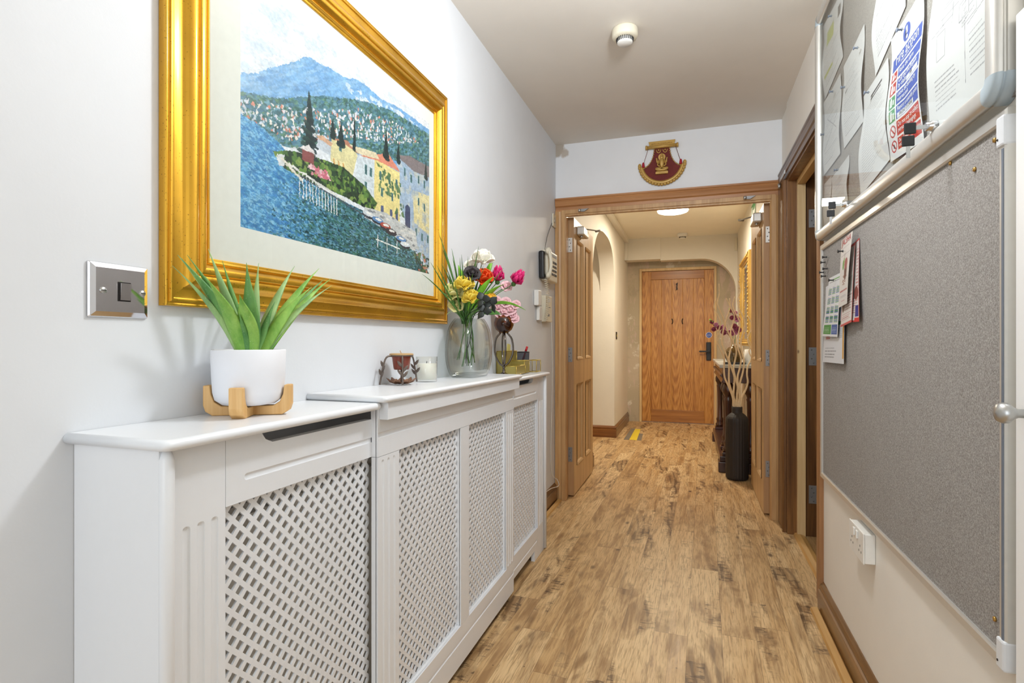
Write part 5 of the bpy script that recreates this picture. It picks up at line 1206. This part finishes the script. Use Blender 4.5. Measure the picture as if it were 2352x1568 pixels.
# orchid vase, orchid, frame on console
ox, oy = .345, 5.10
t = thing('round_vase', 'round brown smoked glass vase on the marble console top', 'vase', (ox, oy, .886))
MB().lathe([(.030, .001), (.055, .012), (.074, .045), (.078, .075), (.070, .108), (.045, .138), (.022, .148), (.020, .160)], (ox, oy, .886), 32).build('vase_body', plain('smoky_brown_glass', (104, 82, 48), .1, .3, .4), t)
for kk, (pts, lab) in enumerate((([(ox, oy, .95), (ox-.01, oy, 1.10), (ox-.07, oy-.03, 1.17), (ox-.15, oy-.06, 1.20), (ox-.19, oy-.08, 1.245)], 'purple orchid spray bending left toward the oak door'),
                           ([(ox, oy, .95), (ox+.01, oy, 1.10), (ox+.02, oy, 1.22), (ox-.0, oy, 1.30), (ox-.03, oy-.02, 1.34)], 'upright purple orchid spray under the gilt mirror'))):
    g_ = thing('artificial_orchid', lab, 'flower', (ox, oy, 1.0)); cv = crv(pts, 6); MB().tube(cv, .0028, 6).build('stem', M['grass'], g_)
    for i in range(8):
        c = cv[min(len(cv)-1, 8+int(i*(len(cv)-9)/8))]+Vector((.018*math.sin(i*2.3), -.01, .018*math.cos(i*1.9))); blossom(g_, c, .034-.002*i, M['p_purple'] if i % 3 else M['p_mauve'], layers=1, n=5, facing=(.1+.3*math.sin(i), -1, .2), name='orchid_bloom')
    for i in range(3): MB().sphere(tuple(cv[-1]+Vector((.010*math.sin(i*2), 0, .014*i-.01))), .008, 8, 6).build('bud', M['lime'], g_)
t = thing('table_photo_frame', 'clear triangular glass ornament leaning beside the round vase', 'ornament', (.275, 5.02, .886))
MB().prism([(0, 0), (.085, 0), (.085, .012), (.062, .14), (.055, .14)], lambda a, b, d: (.25+a, 5.0+d, .887+b), 0, .012).build('glass_plate', M['glass_vase'], t)
MB().box(.262, .42, 4.90, 4.97, .886, .902).build('black_foot', M['black'], t, bevel=.002)
t = thing('pillar_candle', 'white pillar candle beside right door leaf on console', 'candle', (.455, 4.98, .886))
MB().lathe([(.035, 0), (.035, .12), (.030, .123), (.0001, .118)], (.455, 4.98, .8862), 24).build('wax', M['wax'], t)
# gilt mirror on right wall
t = thing('wall_mirror', 'tall mirror in ornate carved gilt frame above console table', 'mirror', (.527, 5.95, 1.05))
m = MB(); pf = [(0, 0), (0, .024), (.008, .034), (.016, .028), (.030, .038), (.044, .030), (.052, .036), (.062, .022), (.072, .018), (.072, 0)]
frame_sweep(m, 5.48, 6.42, 1.03, 1.93, pf, lambda y: .526, -1)
for (ya, za, yb, zb_) in ((5.51, 1.06, 6.39, 1.06), (5.51, 1.90, 6.39, 1.90), (5.51, 1.06, 5.51, 1.90), (6.39, 1.06, 6.39, 1.90)):
    n_ = int(math.hypot(yb-ya, zb_-za)/.034)
    for i in range(n_+1): t_ = i/n_; m.sphere((.526-.036, ya+(yb-ya)*t_, za+(zb_-za)*t_), .013, 8, 5, (.7, 1, 1) if i % 2 else (.5, .6, .6))
m.build('carved_frame', M['mirror_gold'], t)
MB().box(.512, .516, 5.545, 6.355, 1.095, 1.865).build('mirror_plate', M['mirror'], t)
# exit sign, alarm sensor, far switch, tape
t = thing('exit_sign', 'green and white fire exit sign high on far right wall', 'sign', (.525, 5.4, 2.2))
m = MB().mat(M['white']); m.box(.521, .5265, 5.15, 5.50, 2.13, 2.33); m.mat(M['green']).box(.5198, .5212, 5.16, 5.49, 2.14, 2.32)
f = lambda a, b, d: (.5198-d, 5.33-a, 2.23+b)
m.mat(M['white']).prism([(.02, .02), (.10, .02), (.10, .045), (.15, 0), (.10, -.045), (.10, -.02), (.02, -.02)], f, 0, .0006); m.prism([(-.13, -.07), (-.07, -.07), (-.07, .07), (-.13, .07)], f, 0, .0006); m.sphere((.5196, 5.33+.02, 2.28), .012, 8, 6, (.1, 1, 1)); m.prism([(-.04, -.06), (-.02, -.06), (0, -.01), (.03, -.05), (.04, -.04), (.01, .03), (-.03, .035)], f, 0, .0006)
m.build('sign_face', None, t)
tag(MB().box(.492, .524, 7.168, 7.20, 2.19, 2.345).build('alarm_sensor', M['ivory'], bevel=.006), 'narrow cream alarm sensor high in the far right corner', 'sensor')
t = thing('light_switch', 'small dark brass switch plate right of the archway', 'light switch', (-.828, 6.30, 1.14))
MB().box(-.828, -.822, 6.26, 6.345, 1.10, 1.185).build('plate', M['blackiron'], t, bevel=.002); MB().box(-.822, -.817, 6.29, 6.315, 1.13, 1.155).build('rocker', M['brass'], t, bevel=.001)
f = lambda a, b, d: (a, b, d)
for (pl, mt, lab) in (([(-.655, 6.06), (-.575, 6.06), (-.600, 6.82), (-.665, 6.82)], 'yellowtape', 'yellow tape strip on floor between two grey strips'),
                      ([(-.715, 6.05), (-.657, 6.05), (-.668, 6.85), (-.715, 6.85)], 'greytape', 'grey tape strip on floor left of the yellow one'),
                      ([(-.573, 6.05), (-.525, 6.05), (-.545, 6.50), (-.588, 6.50)], 'greytape', 'short grey tape strip on floor right of the yellow one')):
    tag(MB().prism(pl, f, .0002, .0012).build('floor_tape', M[mt]), lab, 'tape')

# ================================================================== RIGHT WALL: LOWER NOTICE BOARD
BX = .505
NB = thing('notice_board', 'large grey felt notice board in aluminium frame on right wall', 'notice board', (BX, 1.78, .54))
by0, by1, bz0, bz1 = 1.098, 2.458, .538, 1.462
MB().box(BX-.012, BX-.0005, by0+.01, by1-.01, bz0+.01, bz1-.01).build('felt_panel', M['board'], NB)
pf = [(0, 0), (0, .016), (.003, .019), (.018, .019), (.022, .0165), (.022, .011)]
m = MB(); frame_sweep(m, by0, by1, bz0, bz1, pf, lambda y: BX, -1); m.build('frame', M['alu'], NB)
MB().box(BX-.0200, BX-.0188, by0+.005, by0+.0105, bz0+.05, bz1-.065).build('frame_slot', M['slot'], NB)
for (y, z) in ((by0, bz0), (by0, bz1-.06)):
    o = MB().box(BX-.0225, BX, y-.001, y+.024, z-.001, z+.05).build('corner_piece', M['plastic_light'], NB, bevel=.004)
    MB().lathe([(.002, -.001), (.002, .001)], (BX-.0225, y+.016, z+.012), 8, 'X').build('pin_hole', M['black'], o)
for (y, z) in ((1.145, 1.424), (1.314, 1.437), (1.145, .604), (1.215, 1.395)):
    MB().lathe([(.0001, -.0035), (.004, -.003), (.0045, 0)], (BX-.012, y, z), 12, 'X').build('fixing_screw', M['screw'], NB)
def pin(y, z, x, mat='black', L_=.022, lab='black push pin', group=None, tilt=(0, 0)):
    t = thing('push_pin', lab, 'push pin', (x, y, z), group); d = Vector((-1, tilt[0], tilt[1])).normalized(); p = Vector((x, y, z))
    MB().tube([p, p+d*L_*.3], .0009, 6).build('needle', M['steel'], t)
    a = d*L_; MB().tube([p+d*L_*.25, p+d*L_*.32, p+d*L_*.36, p+d*L_*.8, p+d*L_*.86, p+d*L_], [.0042, .0042, .0022, .0024, .0052, .0052], 10).build('head', M[mat], t)
for (y, z, lab) in ((2.347, 1.400, 'black push pin, topmost of the five at the board edge'), (2.376, 1.384, 'black push pin just under the topmost, closer to frame'), (2.34, 1.355, 'black push pin third down, set right of the column'), (2.398, 1.348, 'black push pin fourth down, nearest the frame'), (2.369, 1.330, 'black push pin lowest of five, above the papers')):
    pin(y, z, BX-.012, lab=lab, group='spare push pins at the board edge')
# leaflets
def flat_sheet(nm, lab, cat, R, c00, c10, c01, c11, x0, bulge=.0, curl=.0, grp=None, x1=None, texts=()):
    """corners (y,z): c00 bottom-left as seen, c10 bottom-right, c01 top-left, c11 top-right"""
    t = thing(nm, lab, cat, (x0, c01[0], c01[1]), grp)
    def fn(s_, t_):
        y = (1-t_)*((1-s_)*c00[0]+s_*c10[0])+t_*((1-s_)*c01[0]+s_*c11[0]); z = (1-t_)*((1-s_)*c00[1]+s_*c10[1])+t_*((1-s_)*c01[1]+s_*c11[1])
        x = x0-bulge*np.sin(PI*np.clip(1-t_, 0, 1))*(.4+.6*s_)-curl*(1-t_)**2; return x, y, z
    sheet('printed_sheet', R, fn, t)
    if texts:
        m = MB(); W_ = abs(c10[0]-c00[0]); 
        def g(a, b):
            x, y, z = fn(np.float64(a), np.float64(b)); return (float(x)-.0006, float(y), float(z))
        H_ = abs(c01[1]-c00[1])
        for (body, size, a, b, mt, sx, ce) in texts:
            vs, fs = text_geo(body, 1.0)
            if not vs: continue
            w_ = max(v[0] for v in vs)*size*sx; aa = a-(w_/2/W_ if ce else 0)
            m.mat(M[mt]); m.add([g(aa+v[0]*size*sx/W_, b+v[1]*size/H_) for v in vs], fs, False)
        m.build('printed_text', None, t)
    return t
def lines(R, x0, x1, y0, y1, n, col=(120, 120, 126), w=.35, jit=.25, al=.7):
    for i in range(n):
        y = y1-(y1-y0)*(i+.5)/n; h = (y1-y0)/n*w/2; xe = x1-(x1-x0)*jit*rn(); xx = x0
        while xx < xe:
            e = min(xe, xx+(x1-x0)*(.04+.1*rn())); R.rect(xx, e, y-h, y+h, col, al); xx = e+(x1-x0)*.015
# calendar stack behind
R = Raster(90, 150, (240, 240, 242)); lines(R, .1, .7, .05, .2, 4); 
for j, c in enumerate(((196, 60, 56), (216, 120, 110), (200, 206, 210))): 
    for i in range(6): R.rect(.12+.29*j, .34+.29*j, .30+.02*i-.004, .312+.02*i, c if (j == 0 or i > 3) else (206, 210, 212))
R.rect(.1, .97, .45, .49, (60, 140, 90)); R.rect(.93, .985, .06, .55, (232, 170, 60))
for i in range(6): R.rect(.08, .14, .55+.06*i, .565+.06*i, (110, 190, 150) if i % 2 else (220, 120, 110))
flat_sheet('paper_sheet', 'white printed sheet hanging lowest, behind the green calendar', 'paper', R, (2.392, .999), (2.080, 1.003), (2.386, 1.290), (2.09, 1.303), BX-.013, .004, .010)
R = Raster(96, 170, (246, 246, 246))
for r_ in range(4):
    for c_ in range(3):
        x_, y_ = .10+.30*c_, .79-.155*r_
        for k in range(6): R.rect(x_, x_+.24, y_-.018*k, y_-.018*k+.013, [(96, 168, 90), (86, 116, 176)][(k+r_+c_) % 2])
        R.rect(x_+.02, x_+.12, y_+.022, y_+.028, (150, 150, 150))
R.rect(.06, .56, .04, .20, (84, 160, 74)); R.rect(.60, .95, .04, .20, (74, 108, 176)); lines(R, .1, .5, .06, .16, 4, (230, 240, 228)); lines(R, .64, .9, .06, .16, 4, (230, 236, 244))
R.rect(.2, .9, .93, .95, (120, 184, 96)); R.rect(.1, .9, .905, .912, (170, 170, 170))
flat_sheet('calendar_sheet', 'white year calendar sheet with green and blue month blocks', 'calendar', R, (2.378, 1.099), (2.142, 1.094), (2.290, 1.313), (2.108, 1.315), BX-.022, .003, .006)
pin(2.19, 1.296, BX-.024, lab='black push pin holding the year calendar')
# menus
R = Raster(80, 170, (214, 70, 66)); R.rect(.06, .94, .02, .98, (240, 232, 226)); lines(R, .1, .8, .1, .3, 7, (190, 90, 86)); R.rect(.55, .92, .06, .2, (60, 50, 140)); R.rect(.5, .95, .0, .05, (226, 50, 46)); lines(R, .5, .9, .25, .9, 16, (206, 110, 100)); R.ell(.6, .35, .3, .08, (150, 80, 70))
flat_sheet('leaflet', 'red bordered leaflet at the back of the menu bundle', 'leaflet', R, (2.00, 1.140), (1.893, 1.139), (1.985, 1.395), (1.938, 1.400), BX-.0135, .004, .012)
R = Raster(80, 150, (216, 96, 90)); R.rect(.03, .97, .03, .97, (240, 232, 224)); lines(R, .1, .9, .06, .16, 4, (180, 90, 86)); lines(R, .3, .95, .18, .38, 6, (150, 90, 90)); R.ell(.18, .30, .12, .12, (140, 112, 96)); R.rect(.06, .94, .40, .6, (200, 196, 186))
flat_sheet('leaflet', 'cream leaflet with thin red border hanging below the menu', 'leaflet', R, (2.094, 1.126), (1.958, 1.140), (2.088, 1.385), (1.958, 1.39), BX-.020, .003, .010)
R = Raster(90, 170, (238, 230, 222))
R.ell(.62, .52, .14, .16, (120, 84, 72)); R.ell(.62, .60, .16, .08, (176, 100, 92)); R.ell(.35, .60, .08, .07, (120, 176, 74)); R.ell(.42, .66, .05, .04, (150, 196, 90)); 
for i in range(22): R.ell(.35+.4*rn(), .30+.14*rn(), .03, .012, (150, 88, 60))
lines(R, .2, .8, .84, .86, 1, (150, 140, 140)); lines(R, .35, .7, .79, .80, 1, (200, 120, 130)); lines(R, .2, .85, .12, .16, 2, (140, 130, 130)); lines(R, .3, .7, .06, .09, 1, (200, 120, 130)); lines(R, .12, .90, .205, .235, 1, (186, 84, 80), .8, 0, .9); R.rect(.06, .94, .745, .748, (170, 160, 160))
flat_sheet('takeaway_menu', 'cream restaurant menu with red lettering and dark dish picture', 'menu', R, (2.094, 1.192), (1.985, 1.200), (2.080, 1.416), (1.944, 1.424), BX-.030, .004, .006,
    texts=[('JALSHA', .030, .5, .90, 'inkred', .9, True)])
pin(2.017, 1.372, BX-.034, lab='black push pin holding the cream restaurant menu')
# socket
SK = thing('double_socket', 'white double power socket tucked below grey notice board', 'socket', (BX, 1.905, .47))
MB().box(BX-.028, BX-.0005, 1.829, 1.975, .430, .516).build('back_box', M['white_plastic'], SK, bevel=.002)
MB().box(BX-.032, BX-.028, 1.827, 1.977, .428, .518).build('face_plate', M['white_plastic'], SK, bevel=.002)
for y in (1.885, 1.915): MB().box(BX-.037, BX-.032, y-.007, y+.007, .486, .510).build('rocker', M['white_plastic'], SK, bevel=.002)
m = MB()
for y in (1.86, 1.945):
    for dy, dz in ((0, .016), (-.011, 0), (.011, 0)): m.box(BX-.0325, BX-.0318, y+dy-.0025, y+dy+.0025, .456+dz-.003, .456+dz+.003)
m.build('pin_hole', M['alu_dark'], SK)

# ================================================================== DISPLAY CASE ABOVE
DC = thing('display_case', 'wall mounted glazed notice case with rounded aluminium frame', 'display case', (BX, 1.77, 1.475))
cy0, cy1, cz0, cz1 = 1.088, 2.462, 1.476, 2.37; CXF = .466
MB().box(BX-.006, BX-.0005, cy0+.005, cy1-.005, cz0+.005, cz1-.005).build('felt_back', M['board'], DC)
pf = [(0, .0005), (0, .020), (.0035, .021), (.0035, .024)]+[(.0195-.0195*math.copysign(abs(math.cos(a))**.75, math.cos(a)), .025+.0143*math.sin(a)**.75 if math.sin(a) > 0 else .025) for a in [PI*k/18 for k in range(19)]]
RC = .042
def corner(mb, cy_, cz_, a0, prof, x, n=8):
    rings = []
    for i in range(n+1):
        a = a0+PI/2*i/n; rings.append([(x-h, cy_+(RC-w)*math.cos(a), cz_+(RC-w)*math.sin(a)) for w, h in prof])
    mb.loft(rings, False, False, True)
def rail(a, b, axis, fixed, sg):
    mb = MB(); r = []
    for e in (a, b):
        r.append([(BX-h, (e if axis == 'y' else fixed+sg*w), (fixed+sg*w if axis == 'y' else e)) for w, h in pf])
    mb.loft([q_[:4] for q_ in r], False, False, False); mb.loft([q_[3:] for q_ in r], False, False, True)
    return mb.build('frame_rail', M['alu'], DC)
rail(cy0+RC, cy1-RC, 'y', cz0, 1); rail(cy0+RC, cy1-RC, 'y', cz1, -1); rail(cz0+RC, cz1-RC, 'z', cy0, 1); rail(cz0+RC, cz1-RC, 'z', cy1, -1)
pfc = [(w-.0004 if w < .01 else w, h+.0006) for w, h in pf]
for (yy, zz, a0) in ((cy0+RC, cz0+RC, PI), (cy1-RC, cz0+RC, 1.5*PI), (cy1-RC, cz1-RC, 0), (cy0+RC, cz1-RC, PI/2)):
    mb = MB(); corner(mb, yy, zz, a0, pfc, BX); o = mb.build('corner_cap', M['plastic_grey'], DC)
MB().box(BX-.0275, BX-.0255, cy0+.034, cy1-.034, cz0+.034, cz1-.034).build('glass_pane', M['glass_case'], DC)
for k, (y, z) in enumerate(((1.335, 1.522), (2.00, 1.520))):
    o = MB().lathe([(.011, -.000), (.011, -.010), (.0085, -.014), (.0085, -.020)], (BX-.028, y, z), 18, 'X').build('lock', M['chrome'], DC)
    t = thing('key', ('near' if k == 0 else 'far')+(' bunch of black headed keys hanging from right hand case lock' if k == 0 else ' black headed keys hanging from the left hand case lock'), 'keys', (BX-.05, y, z))
    t['label'] = 'black headed keys in the case lock nearer the viewer' if k == 0 else 'black headed keys in the case lock by the doorway'
    MB().box(BX-.066, BX-.046, y-.0012, y+.0012, z-.004, z+.004).build('key_blade', M['steel'], t)
    MB().box(BX-.086, BX-.064, y-.0022, y+.0022, z-.012, z+.012).build('key_head', M['black'], t, bevel=.003)
    m = MB(); m.tube([(BX-.080+.006*math.cos(a), y, z-.012+.008*math.sin(a)) for a in np.linspace(0, 2*PI, 17)], .0008, 5); m.build('key_ring', M['steel'], t)
    MB().box(BX-.091, BX-.068, y-.006, y-.002, z-.038, z-.016).build('spare_key_head', M['black'], t, bevel=.003); MB().box(BX-.083, BX-.076, y-.005, y-.0035, z-.062, z-.038).build('spare_key_blade', M['steel'], t)
# papers behind the glass: corners as (y,z)
PX = BX-.0085
def paper(lab, R, c00, c10, c01, c11, bul, texts=(), nm='notice_sheet', cat='paper', x0=PX, phase=0):
    t = thing(nm, lab, cat, (x0, c01[0], c01[1]))
    def fn(s_, t_):
        y = (1-t_)*((1-s_)*c00[0]+s_*c10[0])+t_*((1-s_)*c01[0]+s_*c11[0]); z = (1-t_)*((1-s_)*c00[1]+s_*c10[1])+t_*((1-s_)*c01[1]+s_*c11[1])
        x = x0-bul*(np.sin(PI*t_*1.1+.2+phase)**2)*(.35+.65*np.abs(2*s_-1)); return x, y, z
    sheet('printed_sheet', R, fn, t)
    if texts:
        m = MB(); W_ = abs(c10[0]-c00[0]); H_ = abs(c01[1]-c00[1])
        def g(a, b): x, y, z = fn(np.float64(a), np.float64(b)); return (float(x)-.0005, float(y), float(z))
        for (body, size, a, b, mt, sx, ce) in texts:
            vs, fs = text_geo(body, 1.0)
            if not vs: continue
            w_ = max(v[0] for v in vs)*size*sx; aa = a-(w_/2/W_ if ce else 0); m.mat(M[mt]); m.add([g(aa+v[0]*size*sx/W_, b+v[1]*size/H_) for v in vs], fs, False)
        m.build('printed_text', None, t)
    return t
GR = (206, 204, 204)
def letter(n=26, hl=None, w=130, h=190):
    R = Raster(w, h, (248, 248, 248)); lines(R, .12, .88, .10, .84, max(26, n), (140, 140, 146), .22, .55, .7)
    if hl: R.rect(*hl)
    return R
R = letter(16); R.rect(.2, .55, .62, .82, (206, 216, 110), .8); R.rect(.1, .5, .22, .26, (206, 216, 110), .8); R.rect(.75, .88, .72, .88, (120, 116, 112))
paper('letter with yellow green highlights, top left inside the case', R, (2.425, 2.03), (2.150, 2.065), (2.445, 2.33), (2.150, 2.30), .010)
R = letter(22); paper('plain typed letter pinned left of centre in the case', R, (2.139, 1.742), (1.915, 1.751), (2.139, 2.024), (1.900, 2.040), .008)
R = letter(14); R.line((.1, .3), (.8, .6), .006, (150, 150, 156)); R.line((.2, .7), (.8, .4), .006, (150, 150, 156))
paper('sheet with line sketch at left edge below highlighted letter', R, (2.43, 1.735), (2.18, 1.74), (2.43, 2.02), (2.17, 2.018), .007, phase=.4)
R = letter(24); paper('typed sheet high in the case, curling at its lower corner', R, (1.80, 1.835), (1.568, 1.90), (1.78, 2.13), (1.53, 2.17), .012)
R = letter(28); R.rect(.3, .75, .88, .90, (90, 90, 96)); R.rect(.3, .7, .855, .87, (110, 110, 116)); paper('long typed list sheet directly left of fire action notice', R, (1.945, 1.530), (1.680, 1.560), (1.905, 1.822), (1.690, 1.835), .010)
R = letter(18); R.rect(.15, .85, .12, .5, (226, 222, 218), .5); paper('typed sheet lowest on left behind the far keys', R, (2.30, 1.500), (2.09, 1.545), (2.31, 1.69), (2.07, 1.70), .006)
R = letter(12); paper('typed sheet bottom left corner by the frame', R, (2.435, 1.52), (2.31, 1.52), (2.435, 1.70), (2.315, 1.70), .005)
# drawing sheet
R = Raster(230, 300, (248, 248, 248)); dk = (150, 150, 156)
for k in range(34):
    a, b = .06+.5*rn(), .30+.62*rn(); w_, h_ = .05+.22*rn(), .03+.16*rn()
    if k % 3 == 0:
        for p, q in (((a, b), (a+w_, b)), ((a+w_, b), (a+w_, b+h_)), ((a+w_, b+h_), (a, b+h_)), ((a, b+h_), (a, b))): R.line(p, q, .0022, dk, 1.3)
    elif k % 3 == 1: R.line((a, b), (a+w_, b+.01), .0020, dk, 1.3)
    else: R.line((a, b), (a+.015, b+h_*2), .0020, dk, 1.3)
R.line((.60, .96), (.57, .10), .0028, dk, 1.3); R.line((.62, .62), (.95, .64), .0022, dk, 1.3); R.line((.62, .34), (.95, .36), .0022, dk, 1.3)
lines(R, .64, .92, .68, .9, 9, (150, 150, 156), .2); lines(R, .64, .92, .40, .58, 7, (150, 150, 156), .2); lines(R, .12, .5, .08, .24, 7, (150, 150, 156), .2); lines(R, .64, .9, .10, .3, 8, (150, 150, 156), .2)
paper('floor plan drawing sheet at the right side of the case', R, (1.425, 1.532), (1.135, 1.530), (1.385, 1.955), (1.135, 1.955), .012)
R = letter(30); paper('blank topped letter at the top right of the case', R, (1.40, 1.99), (1.14, 1.98), (1.40, 2.28), (1.14, 2.28), .008)
# fire action notice
R = Raster(150, 260, (248, 248, 248)); BL, RD, GN = (72, 104, 196), (206, 62, 56), (88, 172, 116)
R.ell(.5, .885, .115, .062, BL); R.rect(.475, .525, .88, .93, (248, 248, 248)); R.ell(.5, .852, .03, .014, (248, 248, 248))
R.rect(.07, .96, .70, .80, BL)
rows = [(.615, .685), (.51, .60), (.405, .495), (.29, .39)]
for i, (a, b) in enumerate(rows): R.rect(.27, .96, a, b, BL)
R.rect(.55, .92, .515, .55, (240, 242, 248)); R.rect(.30, .80, .295, .335, (240, 242, 248))
R.rect(.27, .96, .165, .275, RD); R.rect(.27, .96, .055, .15, RD)
for (a, b, c) in ((.615, .685, RD), (.51, .60, RD), (.405, .495, GN), (.29, .39, GN)):
    R.rect(.07, .24, a, b, c); R.rect(.10, .16, a+.015, b-.02, (246, 246, 246)); R.rect(.17, .21, a+.02, b-.03, (246, 246, 246)); R.ell(.13, b-.012, .02, .008, (246, 246, 246))
for zc_ in (.22, .10):
    R.ell(.155, zc_, .085, .048, RD); R.ell(.155, zc_, .065, .036, (248, 248, 248)); R.line((.105, zc_+.028), (.205, zc_-.028), .012, RD, 1.6)
    R.ell(.155, zc_, .02, .018, (60, 60, 60), .7 if zc_ < .2 else 0)
tx = [('Fire action', .036, .52, .735, 'white', 1.0, True), ('If you discover a fire', .0095, .52, .712, 'white', 1.0, True), ('Raise the alarm', .0155, .31, .64, 'white', 1.0, False), ('Call the Fire Brigade', .0150, .31, .567, 'white', 1.0, False), ('by dialling', .0150, .31, .527, 'white', 1.0, False), ('Leave the building by', .0145, .31, .460, 'white', 1.0, False), ('nearest exit', .0145, .31, .420, 'white', 1.0, False),
      ('Report to assembly point', .0135, .31, .352, 'white', 1.0, False), ('FRONT OF DRIVE', .0115, .36, .305, 'ink', 1.0, False), ('Do not stop to collect', .0150, .31, .230, 'white', 1.0, False), ('personal belongings', .0150, .31, .188, 'white', 1.0, False), ('Do not return to the building', .0118, .31, .108, 'white', 1.0, False), ('until told to do so', .0118, .31, .076, 'white', 1.0, False), ('999', .012, .66, .523, 'ink', 1.0, False)]
paper('blue and red fire action notice pinned inside the glazed case', R, (1.665, 1.548), (1.448, 1.530), (1.655, 1.862), (1.448, 1.872), .011, tx, 'fire_action_notice', 'safety notice', x0=PX-.003)
for k, (y, z, lab) in enumerate(((1.555, 1.838, 'push pin holding the fire action notice'), (1.93, 1.985, 'push pin at top of the plain typed letter'), (2.08, 1.93, 'push pin at left edge of the plain typed letter'), (1.82, 1.80, 'push pin at top of the long typed list'), (2.26, 2.27, 'push pin on the highlighted letter'), (2.24, 1.985, 'push pin on line sketch sheet, upper'), (2.38, 1.88, 'push pin on line sketch sheet, lower'), (2.17, 1.68, 'push pin on lowest left typed sheet'))):
    pin(y, z, PX-.008, 'brass' if False else 'slot', .016, lab, None)
